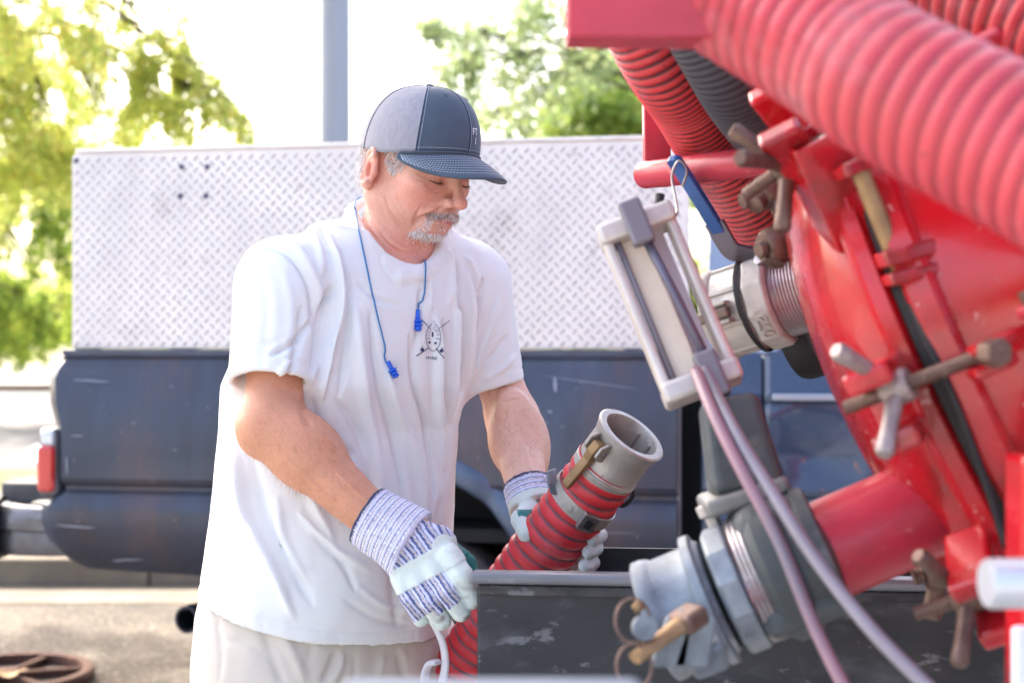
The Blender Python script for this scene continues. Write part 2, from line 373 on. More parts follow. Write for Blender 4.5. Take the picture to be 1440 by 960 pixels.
def tree(label, base, top, blobs, leaf, pal, droop=0, gate=.0, gs=2.2, trunk_r=.16, group='trees beyond the pickup', clump=60, name='leafy_tree', hang=0, seed=1):
    """blobs: (px, py, rx, ry, depth, n) in photograph pixels -> clumps of leaves round world points"""
    base = Vector(base); top = Vector(top)
    t = empty(name, base, label, 'tree', group)
    b = MB(); pts = spline([base, base.lerp(top, .35) + Vector((.12, 0, 0)), base.lerp(top, .7) + Vector((-.1, .1, 0)), top], 6)
    b.tube(pts, lambda u: trunk_r * (1 - .62 * u) + .05 * math.exp(-u * 20), 10, m=0)
    P_, C_ = [], []; rs = random.Random(seed)
    for (px, py, rx, ry, D, n) in blobs:
        cc = P(px, py, D); k = D / 2000; st = base.lerp(top, rs.uniform(.55, 1.0)); mid = st.lerp(cc, .55) + Vector((0, 0, .25 * (cc - st).length * .4))
        b.tube(spline([st, mid, cc], 6), lambda u: max(.006, trunk_r * .2 * (1 - u) + .005), 6)
        for j in range(3):
            e = cc + Vector((rs.uniform(-1, 1) * rx * k, rs.uniform(-.8, .8), rs.uniform(-1, .6) * ry * k))
            b.tube(spline([mid.lerp(cc, .5), (mid.lerp(cc, .8) + e) / 2 + Vector((0, 0, .1)), e], 4), lambda u: .007 * (1 - u) + .003, 4)
        nc = max(1, n // clump)
        q = RNG.normal(size=(nc, 3)) * .55; q = q / np.maximum(1, np.linalg.norm(q, axis=1, keepdims=True))
        q = np.array(cc) + q * np.array([rx * k, max(rx, ry) * k * .9, ry * k])
        pp = np.repeat(q, clump, 0); o = RNG.normal(size=pp.shape) * min(.16, .35 * max(rx, ry) * k)
        if hang: u = RNG.uniform(0, 1, len(pp)); o *= np.array([.35, .35, .3]); o[:, 2] -= u * hang; 
        pp = pp + o
        if gate > -1: g = noise3(pp, gs, seed) > gate; pp = pp[g]
        P_.append(pp); cl = np.array(pal)[RNG.integers(0, len(pal), len(pp))]
        w = (noise3(pp, 1.1, seed + 5) * .5 + .5)[:, None]; cl = cl * (1 - w) + np.array(pal[0]) * w
        C_.append(cl * RNG.uniform(.75, 1.25, (len(pp), 1)))
    tag(b.build('trunk', m_bark, t, smooth=True), kind='stuff')
    V, F, K = leaves(np.concatenate(P_), leaf, np.concatenate(C_), droop)
    tag(mesh_obj('crown', V, F, m_leaf, t, cols=K), kind='stuff')
    return t
yel = [(.68, .74, .22), (.84, .74, .26), (.52, .66, .20), (.84, .58, .26), (.36, .52, .18)]
grn = [(.32, .42, .07), (.24, .36, .06), (.50, .52, .09), (.16, .25, .05)]
sil = [(.38, .48, .26), (.46, .52, .26), (.28, .38, .2), (.52, .52, .2)]
tree('tall weeping tree with yellow and orange autumn leaves at the left', (-6.3, 13, .13), (-5.2, 13, 5.6),
     [(30, 20, 120, 100, 13, 8200), (140, 20, 100, 80, 12.5, 6400), (60, 120, 110, 90, 13.5, 6400), (190, 70, 70, 60, 12.5, 4200), (240, 70, 55, 55, 12.5, 3200), (280, 105, 38, 44, 12.4, 1700), (322, 145, 34, 30, 12.4, 900), (352, 168, 24, 18, 12.4, 420), (210, 20, 60, 40, 12.6, 2600),
      (-90, 80, 120, 130, 13, 4000), (30, 170, 90, 60, 13, 4600), (150, 165, 60, 50, 13, 1700), (250, 165, 20, 50, 12.4, 500), (-20, 210, 60, 60, 13, 2200), (100, -80, 200, 80, 13, 5000), (-120, -60, 120, 110, 13, 3500), (180, 190, 30, 30, 13, 300), (90, 190, 40, 30, 13, 800), (355, 178, 14, 10, 12.4, 90)],
     .038, yel, droop=1.2, gate=-.02, gs=3.4, clump=40, hang=.55, name='weeping_tree', seed=3)
tree('broad green tree behind the weeping tree, left of the pickup', (-8.3, 22, .1), (-8.0, 22, 3.8),
     [(40, 260, 90, 60, 21, 3200), (20, 340, 100, 60, 21, 3200), (60, 410, 90, 50, 22, 3000), (0, 450, 90, 40, 22, 2600), (90, 300, 50, 50, 22, 1500), (-80, 330, 90, 110, 22, 4000), (70, 460, 60, 26, 23, 1500)],
     .06, grn, gate=-.1, gs=1.6, hang=.4, seed=5)
tree('airy pale green tree with thin branches behind the cap and above the sideboard', (3.3, 17, .02), (2.4, 17, 5.2),
     [(610, 42, 26, 18, 14, 240), (650, 90, 40, 30, 14.5, 520), (640, 130, 40, 36, 14.5, 620), (700, 60, 50, 40, 14.5, 640), (730, 20, 40, 26, 14, 420), (790, 10, 50, 20, 14, 400), (770, 110, 50, 40, 14.5, 750), (720, 150, 50, 40, 15, 600), (690, 180, 50, 20, 15, 300), (760, 70, 40, 30, 14.5, 360), (830, 80, 40, 40, 15, 900), (1000, 60, 90, 80, 15, 1200), (640, 60, 40, 16, 14, 240), (680, 100, 60, 12, 14, 200)],
     .052, sil, gate=-.22, gs=3.2, clump=30, seed=8)
tree('dense green bush tree behind the sideboard next to the red hose rack', (1.6, 19, .02), (1.4, 19, 3.0),
     [(845, 140, 60, 56, 18, 2600), (875, 180, 60, 50, 18, 2600), (800, 190, 60, 26, 18, 1500), (930, 150, 70, 70, 18.5, 2200), (1000, 250, 80, 80, 19, 2600), (850, 250, 80, 60, 19, 2000)],
     .07, [(.36, .50, .14), (.46, .54, .14), (.60, .56, .12), (.26, .38, .10)], gate=-.16, gs=2.2, clump=40, seed=11)
for i, (px, D, hh) in enumerate([(-150, 60, 5.5), (30, 66, 5), (130, 62, 6), (260, 70, 5), (420, 64, 5.5), (600, 70, 6), (780, 66, 5), (960, 70, 6)]):
    x = (px - 720) * D / 2000
    tree(['round', 'low spreading', 'tall pale', 'small dark', 'wide yellowish', 'tall thin', 'bushy', 'tall dark'][i] + ' far tree across the parking lot', (x, D, .1), (x + .2, D, hh * .7),
         [(px, 480 - (hh * .62 - CAMH) * 2000 / D, 55, 45, D, 1500), (px + 30, 480 - (hh * .35 - CAMH) * 2000 / D, 60, 35, D, 1300), (px - 30, 480 - (hh * .5 - CAMH) * 2000 / D, 50, 35, D, 1100)], .26, grn if i % 2 else yel, gate=-1, seed=20 + i, trunk_r=.2, group='far trees across the parking lot')
# unseen tree added left of the yard, crown placed to shade the work place
t = empty('added_shade_tree', (-6.4, 7.0, 0), 'unseen spreading tree added at the left so its crown shades the man and the red truck', 'tree')
b = MB(); b.tube(spline([(-6.4, 7.0, 0), (-6.3, 6.9, 2), (-5.8, 6.6, 4), (-5.0, 6.2, 6)], 6), lambda u: .26 * (1 - .5 * u), 12)
pp = []
for cx, cy, cz, rx, ry in [(-4.6, 7.0, 6.9, 1.3, 1.1), (-3.4, 6.2, 6.6, 1.5, 1.3), (-2.2, 5.4, 6.7, 1.5, 1.3), (-1.0, 4.8, 6.9, 1.4, 1.3), (-3.3, 4.7, 7.0, 1.4, 1.2), (-2.0, 4.0, 7.0, 1.4, 1.1), (-.2, 4.2, 7.2, 1.3, 1.2), (-4.4, 5.6, 7.3, 1.3, 1.1), (-4.6, 10.2, 6.0, 1.5, .8), (-6.2, 10.6, 6.2, 1.3, .9)]:
    b.tube(spline([(-5.6, 6.5, 4.6), ((cx - 5.6) / 2, (cy + 6.5) / 2, 6.2), (cx, cy, cz)], 6), lambda u: .09 * (1 - u) + .015, 6)
    q = RNG.normal(size=(3300, 3)); q = q / np.linalg.norm(q, axis=1, keepdims=True) * RNG.uniform(.1, 1, (3300, 1)) ** .5 * np.array([rx, ry, .8]); pp.append(q + np.array([cx, cy, cz]))
pp = np.concatenate(pp); pp = pp[(pp[:, 1] < 8.4) | (noise3(pp, 1.6, 31) > .12)]
tag(b.build('trunk', m_bark, t, smooth=True), kind='stuff')
V, F, K = leaves(pp, .135, np.array(grn)[RNG.integers(0, 4, len(pp))]); tag(mesh_obj('crown', V, F, m_leaf, t, cols=K), kind='stuff')
# ================================================================== THE PICKUP
C0 = P(70, 510, 4.62); C0.z = 0
U = (Vector((P(955, 510, 4.27).x, 4.27, 0)) - C0).normalized(); U.z = 0; NR = Vector((U.y, -U.x, 0))
if NR.y > 0: NR = -NR
Zv = Vector((0, 0, 1))
def K(px, py, o=0.0):
    """(s, z) on the plane o metres outside the pickup's side, seen at pixel"""
    d = Vector(((px - 720) / 2000, 1, -(py - 480) / 2000)); c = C0 + NR * o
    t = ((c - Vector((0, 0, 0))).dot(NR)) / d.dot(NR); q = d * t; return (q - c).dot(U), q.z + CAMH
def T(s, o, z): return C0 + U * s + NR * o + Zv * z
AX = (U, NR, Zv)
pk = empty('pickup_truck', T(1.2, -.9, 0), 'old dark blue pickup with dents and a diamond plate sideboard on its bed', 'pickup')
m_blue = M('worn_blue_paint', C(62, 68, 84), .42, metal=.1, coat=.15, var=C(52, 54, 66), vscale=7, vamt=.9, stretch=(1, 1, .25), rvar=.15,
           spots=[(3.5, .52, .7, C(112, 88, 88), .5), (2.2, .58, .75, C(92, 108, 134), .4), (40, .70, .75, C(205, 210, 220), .8)], bump=.0006, bscale=30)
m_blue2 = M('door_blue_paint', C(60, 76, 102), .3, metal=.15, coat=.4, var=C(46, 54, 72), vscale=2.4, vamt=.6, rvar=.1, spots=[(26, .66, .7, C(170, 96, 76), .9), (60, .7, .75, C(215, 215, 220), .8)])
m_black = M('black_rubber', (.012, .012, .014), .6, var=(.03, .03, .032), vscale=20)
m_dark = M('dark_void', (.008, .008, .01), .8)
m_chrome = M('worn_chrome', C(112, 114, 122), .42, metal=.6, var=C(84, 78, 76), vscale=12, rvar=.12, spots=[(40, .6, .7, C(110, 84, 70), .6)])
# --- bed side
prof = [(1.262, -.035), (1.272, -.028), (1.274, -.012), (1.266, .0), (1.25, .006), (1.236, .008), (1.228, .014), (1.2, .026), (1.12, .046), (1.03, .060), (.95, .066), (.885, .068), (.868, .058), (.858, .038), (.846, .038), (.836, .05), (.80, .072), (.775, .075), (.74, .070), (.68, .052), (.62, .02), (.585, -.02)]
pz = [a for a, _ in prof][::-1]; po = [o for _, o in prof][::-1]
def prof_o(z): return float(np.interp(z, pz[:-2], po[:-2]))
sF = K(953, 600)[0]; ac = K(572, 838); ar = .405
rear = sorted([(K(px, py)[1], K(px, py)[0]) for px, py in [(84, 503), (72, 515), (67, 540), (73, 562), (84, 590), (90, 612), (91, 650), (92, 690), (70, 702), (67, 735), (78, 768), (92, 784), (108, 795)]])
def sL(z): return float(np.interp(z, [a for a, _ in rear], [a for _, a in rear]))
def bot(s):
    zb = .585 + .0 * s - .025 * min(1, max(0, s))
    if abs(s - ac[0]) < ar: zb = max(zb, ac[1] + math.sqrt(ar ** 2 - (s - ac[0]) ** 2))
    return zb
cols_s = sorted(set([0.0] + [i / 60 for i in range(61)] + [(ac[0] + ar * math.cos(a) - 0) / sF for a in np.linspace(0, PI, 41) if 0 < (ac[0] + ar * math.cos(a)) / sF < 1]))
zl = [z for z, _ in prof]; rows = []
for tt in cols_s:
    s0 = tt * sF; zb = bot(s0); r = []
    for i, (z, o) in enumerate(prof):
        if z >= .775: zz = max(z, zb + (z - .775) * .002)
        else: zz = max(z, zb) if zb > .62 else z - (.585 - zb) * (.775 - z) / .19
        zz = max(zz, zb); e = sL(zz); w = max(0, 1 - tt * 6)
        s1 = e * (1 - tt) + s0 if True else s0
        s1 = s0 + (e - 0) * max(0, 1 - tt * 8) if tt < .125 else s0
        oo = prof_o(zz) if z >= .62 else o
        oo += .006 * mnoise.noise(Vector((s1 * 2.2, zz * 3, 1))) - .03 * max(0, 1 - (s1 - e) / .03) ** 2
        r.append(T(s1, oo, zz))
    rows.append(r)
b = MB().rings(rows, closed=False, cap=(False, False)); o = b.build('bed_side', m_blue, pk, smooth=True)
md = o.modifiers.new('solid', 'SOLIDIFY'); md.thickness = .012; md.offset = -1 if True else 1
shade_auto(o, 30)
# wheel arch flare
b = MB(); rs = []
for a in np.linspace(-.25, PI + .25, 49):
    ca, sa = math.cos(a), math.sin(a); r = []
    for (dr, oo) in [(-.012, -.03), (-.012, .02), (-.004, .034), (.02, .04), (.045, .034), (.06, .016), (.062, -.004)]:
        z = ac[1] + (ar + dr) * sa; r.append(T(ac[0] + (ar + dr) * ca, prof_o(max(.64, ac[1] + (ar + .02) * sa)) * .8 + oo * .75, z))
    rs.append(r)
b.rings(rs, closed=False, cap=(False, False)).build('arch_flare', M('flare_blue', C(86, 100, 122), .4, coat=.2, metal=.1, var=C(64, 76, 98), vscale=8), pk, smooth=True)
# wheel well and wheel
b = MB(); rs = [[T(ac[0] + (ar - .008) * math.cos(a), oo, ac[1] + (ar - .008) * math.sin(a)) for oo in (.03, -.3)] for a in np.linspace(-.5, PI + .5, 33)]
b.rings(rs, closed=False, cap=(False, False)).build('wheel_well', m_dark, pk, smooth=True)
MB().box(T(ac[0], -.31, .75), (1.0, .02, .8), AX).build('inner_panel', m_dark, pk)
def wheel(s, o, z=.37, R=.37):
    w = MB().lathe([(R * .55, -.11), (R * .9, -.115), (R * .985, -.095), (R, -.06), (R, .06), (R * .985, .095), (R * .92, .115), (R * .7, .118), (R * .6, .10)], T(s, o - .1, z), NR, 48).build('tyre', M('tyre_rubber', C(60, 56, 58), .85, var=C(104, 92, 84), vscale=9, bump=.001), None, smooth='auto')
    ww = empty('wheel', T(s, o - .1, z)); ww.parent = pk; ww.location = T(s, o - .1, z) - wloc(pk); w.parent = ww; w.location = w.location - wloc(ww)
    r = MB().lathe([(.0, .03), (R * .2, .05), (R * .22, .02), (R * .45, -.01), (R * .52, .04), (R * .57, .105), (R * .60, .11)], T(s, o - .1, z), NR, 40, cap=(False, False)).build('rim', m_chrome, ww, smooth='auto')
    for k in range(5):
        a = 2 * PI * k / 5; MB().lathe([(.012, 0), (.012, .02), (.0, .022)], T(s, o - .1, z) + NR * .03 + (U * math.cos(a) + Zv * math.sin(a)) * .055, NR, 6).build('wheel_nut', m_chrome, ww)
wheel(ac[0] + .0, -.0); wheel(ac[0], -1.62); wheel(ac[0] + 3.3, -.0); wheel(ac[0] + 3.3, -1.62)
# far bed side, tailgate, floor, bed front
MB().box(T(sF / 2 + .05, -1.78, .93), (sF - .1, .06, .66), AX).build('far_bed_side', m_blue, pk, bevel=.015)
MB().box(T(.10, -.88, .96), (.06, 1.74, .56), AX).build('tailgate', m_blue, pk, bevel=.015)
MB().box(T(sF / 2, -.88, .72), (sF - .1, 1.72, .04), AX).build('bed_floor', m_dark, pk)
MB().box(T(sF - .03, -.88, .97), (.04, 1.76, .6), AX).build('bed_front', m_blue, pk, bevel=.01)
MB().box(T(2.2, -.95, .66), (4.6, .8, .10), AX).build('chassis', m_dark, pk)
# rail cap strip (dark lip along the top of the bed side)
s0_, s1_ = K(84, 508)[0], sF
MB().box(T((s0_ + s1_) / 2, -.03, 1.284), (s1_ - s0_ - .02, .075, .022), AX).build('rail_cap', M('rail_vinyl', C(62, 66, 82), .5, var=C(96, 100, 116), vscale=9), pk, bevel=.006)
# --- diamond plate sideboard
m_dia = M('diamond_plate_aluminium', C(238, 230, 226), .42, metal=.2, var=C(206, 198, 198), vscale=3, vamt=.7, rvar=.1, spots=[(3.5, .58, .74, C(160, 148, 148), .5), (16, .62, .74, C(120, 104, 104), .6), (1.6, .5, .7, C(250, 238, 232), .6)])
m_dia_lug = M('diamond_plate_ridge', C(188, 180, 180), .34, metal=.3, var=C(232, 226, 222), vscale=3.2, spots=[(3.5, .58, .72, C(110, 98, 100), .7), (34, .62, .72, C(96, 84, 84), .6)])
TL, TR, BL, BR = [K(*p, .0) for p in ((98, 212), (968, 197), (97, 506), (968, 516))]
z1 = max(TL[1], TR[1]); zt = (TL[1] + TR[1]) / 2; zb_ = 1.297; sa, sb = TL[0], TR[0]
board = empty('sideboard', T((sa + sb) / 2, -.04, zb_)); board.parent = pk; board.location = wloc(board) - wloc(pk)
b = MB(); r_ = .02
poly = [(sa, zb_), (sb, zb_), (sb, zt)] + [(sa + r_ - r_ * math.sin(a), zt - r_ + r_ * math.cos(a)) for a in np.linspace(0, PI / 2, 6)]
b.prism(poly, T(0, -.04, 0), U, Zv, NR, .05); b.build('plate', m_dia, board, bevel=.004)
MB().box(T((sa + sb) / 2, -.045, zt + .006), (sb - sa - .03, .075, .012), AX).build('top_flange', m_dia, board, bevel=.003)
b = MB(); dx, dz = .0370, .0185; nx = int((sb - sa - .03) / dx); nz_ = int((zt - zb_ - .02) / dz)
V_, F_ = [], []
ii, jj = np.meshgrid(np.arange(nx), np.arange(nz_), indexing='ij'); ii = ii.ravel(); jj = jj.ravel()
cs = sa + .018 + ii * dx + (jj % 2) * dx * .5; cz = zb_ + .016 + jj * dz; sg = np.where(jj % 2 == 0, 1, -1)
Lh, Wh = .0135, .0038
ang = sg * math.radians(48); ca, sn = np.cos(ang), np.sin(ang)
loc = [(-Lh, 0, 0), (-Lh * .45, Wh, 0), (Lh * .45, Wh, 0), (Lh, 0, 0), (Lh * .45, -Wh, 0), (-Lh * .45, -Wh, 0), (-Lh * .5, 0, .0048), (Lh * .5, 0, .0048)]
base_o = -.04 + .025
u_, n_, z_ = np.array(U), np.array(NR), np.array(Zv); c0 = np.array(C0)
VV = np.stack([c0 + (cs + x * ca - y * sn)[:, None] * u_ + (base_o + h) * n_ + (cz + x * sn + y * ca)[:, None] * z_ for x, y, h in loc], 1).reshape(-1, 3)
fl = [(0, 5, 6), (0, 6, 1), (1, 6, 7, 2), (2, 7, 3), (3, 7, 4), (4, 7, 6, 5)]
FF = [tuple(k + 8 * n for k in q) for n in range(len(cs)) for q in fl]
tag(mesh_obj('tread_ridges', VV, FF, m_dia_lug, board), kind='stuff')
for px, py in [(253, 234), (289, 234), (251, 275), (287, 275), (104, 493), (104, 225), (620, 500), (936, 210)]:
    s, z = K(px, py); MB().lathe([(.009, .0), (.008, .005), (.003, .008)], T(s, -.014, z), NR, 12, cap=(True, True)).build('rivet', M('rivet_steel', C(96, 98, 118), .5, metal=.6), board, smooth=True)
# --- tail light, bumper
def PKp(px, py, o=.05): s, z = K(px, py, o); return T(s, o, z)
tl = empty('tail_light', PKp(75, 640)); tl.parent = pk; tl.location = wloc(tl) - wloc(pk)
def rr_box(px0, px1, py0, py1, o0, o1, name, mat, par, rad=.02, flip=False):
    s0, z1_ = K(px0, py0, (o0 + o1) / 2); s1, z0_ = K(px1, py1, (o0 + o1) / 2)
    return MB().box(T((s0 + s1) / 2, (o0 + o1) / 2, (z0_ + z1_) / 2), (abs(s1 - s0), abs(o1 - o0), abs(z1_ - z0_)), AX).build(name, mat, par, bevel=rad, bseg=4)
m_red_l = M('red_lens', (.62, .008, .012), .12, coat=.6, var=(.8, .03, .02), vscale=12, spec=.6); m_red_l.node_tree.nodes['Principled BSDF'].inputs['Transmission Weight'].default_value = .15
rr_box(62, 86, 624, 690, -.05, .065, 'red_lens', m_red_l, tl, .016)
rr_box(66, 86, 604, 626, -.045, .06, 'reverse_lens', M('clear_lens', C(200, 206, 214), .1, metal=.4), tl, .014)
rr_box(64, 92, 600, 696, -.06, .05, 'bezel', m_chrome, tl, .02)
for py in (648, 668): rr_box(61.5, 85, py, py + 2, -.05, .067, 'lens_rib', m_red_l, tl, .001)
bp = empty('rear_bumper', PKp(40, 750)); bp.parent = pk; bp.location = wloc(bp) - wloc(pk)
# bumper bar wraps round the corner: chrome shell with black rubber end
def bpt(px, py, o): s, z = K(px, py, o); return T(s, o, z)
sec = []
for s, o, k in [(-.28, -1.75, 1), (-.28, -.35, 1), (-.27, -.16, 1), (-.22, -.06, 1), (-.12, -.005, .98), (0.0, .01, .95), (.09, .01, .9)]:
    d = U if o > -.05 else (U * .7 + NR * .7 if o > -.3 else NR)
    nrm = Vector((d.y, -d.x, 0)); nrm = -nrm if nrm.dot(-U + NR * .3) < 0 else nrm
    zc = .70; hh = .085 * k
    sec.append([T(s, o, zc + a * hh) + nrm * q for a, q in ((-1, -.03), (-.95, .0), (-.5, .012), (.0, .006), (.1, .02), (.6, .022), (.95, .0), (1, -.04))])
MB().rings(sec, closed=True).build('chrome_bar', m_chrome, bp, smooth='auto')
sec = []
for s, o in [(-.315, -1.7), (-.315, -.35), (-.30, -.13), (-.235, .012)]:
    sec.append([T(s, o + a * .0, .70 + b_) + U * a for a, b_ in ((-.03, -.10), (.05, -.11), (.06, .10), (-.01, .105), (-.035, .06))])
MB().rings(sec, closed=True).build('rubber_guard', m_black, bp, smooth='auto')
MB().box(T(-.03, -.08, .71), (.14, .08, .17), AX).build('corner_filler', m_black, bp, bevel=.02)
MB().box(T(-.17, -.40, .805), (.18, .5, .08), AX).build('step_plate', M('step_grey', C(112, 108, 106), .7, metal=.3, var=C(70, 66, 66), vscale=14), bp, bevel=.012)
# scratches and chips in the bed side's paint
b = MB(); rsx = random.Random(3)
def bed_o(z): return prof_o(max(.62, z)) + .0012
def scratch(p, q, w):
    (s0, z0), (s1, z1_) = K(*p, .06), K(*q, .06); n = 8; d = Vector((s1 - s0, z1_ - z0)); nn_ = Vector((-d.y, d.x)).normalized() * w / 2; L_, R_ = [], []
    for i in range(n + 1):
        u = i / n; s, z = s0 + d.x * u, z0 + d.y * u + rsx.uniform(-.25, .25) * w; k = math.sin(PI * u) ** .5 if 0 < u < 1 else .1
        L_.append(T(s + nn_.x * k, bed_o(z + nn_.y * k) + .006, z + nn_.y * k)); R_.append(T(s - nn_.x * k, bed_o(z - nn_.y * k) + .006, z - nn_.y * k))
    b.add(L_ + R_, [(i, i + 1, n + 2 + i, n + 1 + i) for i in range(n)])
for p, q, w in [((97, 534), (150, 537), .004), ((80, 737), (138, 741), .006), ((100, 612), (120, 612), .003), ((96, 640), (98, 668), .004), ((778, 530), (780, 552), .010), ((758, 528), (900, 548), .002), ((770, 578), (776, 580), .006), ((150, 790), (196, 788), .005), ((740, 745), (900, 748), .002)]: scratch(p, q, w)
for _ in range(34):
    x, y = rsx.uniform(85, 930), rsx.uniform(525, 780); scratch((x, y), (x + rsx.uniform(2, 7), y + rsx.uniform(-2, 2)), rsx.uniform(.0012, .003))
tag(b.build('paint_scratches', M('bare_scratch', C(150, 154, 168), .6), pk), kind='stuff')
# --- cab
gs = K(990, 600)[0]
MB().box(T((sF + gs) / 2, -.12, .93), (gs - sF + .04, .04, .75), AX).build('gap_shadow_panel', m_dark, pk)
MB().box(T(sF + .006, -.0, .915), (.012, .07, .67), AX).build('bed_edge_highlight', M('edge_highlight_grey', C(110, 108, 116), .4, metal=.4), pk, bevel=.003)  # pale strip puts the highlight along the bed edge into its colour
dF = gs + 1.12
cprof = [(1.30, -.03), (1.285, -.01), (1.27, .0), (1.2, .026), (1.165, .036), (1.16, .046), (1.145, .046), (1.14, .038), (1.03, .060), (.95, .066), (.885, .068), (.868, .058), (.858, .040), (.846, .040), (.836, .05), (.80, .072), (.74, .070), (.68, .052), (.60, .02), (.5, -.02)]
def cabside(name, s0, s1, mat, n=46, dent=False):
    rows = []
    for i in range(n + 1):
        s = s0 + (s1 - s0) * i / n; r = []
        pr = np.array(cprof); zz = []
        for k in range(len(pr) - 1):
            m_ = max(1, int((pr[k, 0] - pr[k + 1, 0]) / .02)); zz += [(pr[k, 0] + (pr[k + 1, 0] - pr[k, 0]) * j / m_, pr[k, 1] + (pr[k + 1, 1] - pr[k, 1]) * j / m_) for j in range(m_)]
        for z, o in zz + [tuple(pr[-1])]:
            e = min(s - s0, s1 - s) / .012; o2 = o - .012 * max(0, 1 - e) ** 2
            if dent:
                for (dpx, dpy, rw, rh, dp) in dents:
                    ds, dz_ = K(dpx, dpy); u = (s - ds) / rw; v = (z - dz_) / rh; d_ = math.hypot(u, v)
                    if d_ < 1: o2 -= dp * (1 - d_)
                    elif d_ < 1.4: o2 += dp * .15 * (1.4 - d_)
            r.append(T(s, o2, z))
        rows.append(r)
    ob = MB().rings(rows, closed=False, cap=(False, False)).build(name, mat, pk, smooth=True); shade_auto(ob, 28); return ob
dents = [(1140, 640, .17, .14, .05), (1060, 610, .07, .06, .02), (1085, 690, .12, .08, .02)]
cabside('cab_corner', gs, gs + .17, m_blue2, 8)
dr = cabside('door', gs + .178, dF, m_blue2, 60, True)
cabside('front_fender', dF + .008, dF + 1.25, m_blue2, 20)
MB().box(T(gs + .75, .073, 1.158), (1.1, .012, .02), AX).build('trim_strip', M('pale_trim', C(178, 186, 198), .35, metal=.5), dr, bevel=.004)
# upper cab: pillars, roof, glass
ztop = 1.82; m_pil = M('pillar_blue', C(150, 164, 184), .35, coat=.3, metal=.1, var=C(120, 144, 176), vscale=5)
def wall4(name, pts, th, mat, par, bev=.006):
    a, b_, c_, d_ = [Vector(p) for p in pts]; n_ = (b_ - a).cross(d_ - a).normalized() * th / 2
    return MB().add([a - n_, b_ - n_, c_ - n_, d_ - n_, a + n_, b_ + n_, c_ + n_, d_ + n_], [(3, 2, 1, 0), (4, 5, 6, 7), (0, 1, 5, 4), (1, 2, 6, 5), (2, 3, 7, 6), (3, 0, 4, 7)]).build(name, mat, par, bevel=bev)
wall4('rear_pillar', [T(gs, -.03, 1.28), T(gs + .22, -.03, 1.28), T(gs + .22, -.14, ztop), T(gs + .02, -.14, ztop)], .03, m_pil, pk)
wall4('middle_pillar', [T(gs + .24, -.028, 1.28), T(gs + .29, -.028, 1.28), T(gs + .30, -.135, ztop - .02), T(gs + .25, -.135, ztop - .02)], .025, m_blue2, pk)
wall4('door_glass', [T(gs + .29, -.045, 1.28), T(dF - .15, -.045, 1.28), T(dF - .3, -.14, ztop - .03), T(gs + .30, -.14, ztop - .03)], .006, M('cab_glass', C(60, 84, 116), .05, spec=.8), pk, 0)
wall4('rear_window', [T(gs + .01, -.2, 1.3), T(gs + .01, -1.55, 1.3), T(gs + .03, -1.45, ztop - .05), T(gs + .03, -.28, ztop - .05)], .006, M('back_glass', C(40, 56, 70), .05, spec=.8), pk, 0)
wall4('cab_back', [T(gs, -.02, .55), T(gs, -1.76, .55), T(gs, -1.76, 1.29), T(gs, -.02, 1.29)], .02, m_blue2, pk)
MB().box(T(gs + .6, -.88, ztop + .02), (1.2, 1.5, .05), AX).build('cab_roof', m_blue2, pk, bevel=.02, bseg=4)
wall4('windscreen', [T(dF + .05, -.1, 1.28), T(dF + .05, -1.66, 1.28), T(dF - .3, -1.55, ztop - .02), T(dF - .3, -.2, ztop - .02)], .006, M('screen_glass', C(40, 56, 70), .05, spec=.8), pk, 0)
MB().box(T(dF + .62, -.88, 1.22), (1.25, 1.7, .10), AX).build('bonnet', m_blue2, pk, bevel=.03, bseg=3)
MB().box(T(dF + 1.27, -.88, .9), (.06, 1.76, .6), AX).build('grille', m_chrome, pk, bevel=.02)
MB().box(T(dF + .0, -1.78, .9), (2.9, .06, .72), AX).build('far_body_side', m_blue2, pk, bevel=.02)
# tailpipe hanging under the bed
a, b_ = P(262, 871, 4.35), P(330, 850, 4.6); d = (b_ - a).normalized()
tp = MB().lathe([(.034, .0), (.042, .0), (.042, .5), (.034, .5), (.034, .0)], a, d, 28, cap=(False, False)).build('tailpipe', M('tailpipe_steel', C(46, 54, 70), .35, metal=.7, var=C(90, 80, 76), vscale=20, rvar=.1), pk, smooth='auto')
MB().lathe([(.0335, .12), (.0001, .121)], a, d, 20, cap=(False, False)).build('pipe_inside', m_dark, tp)
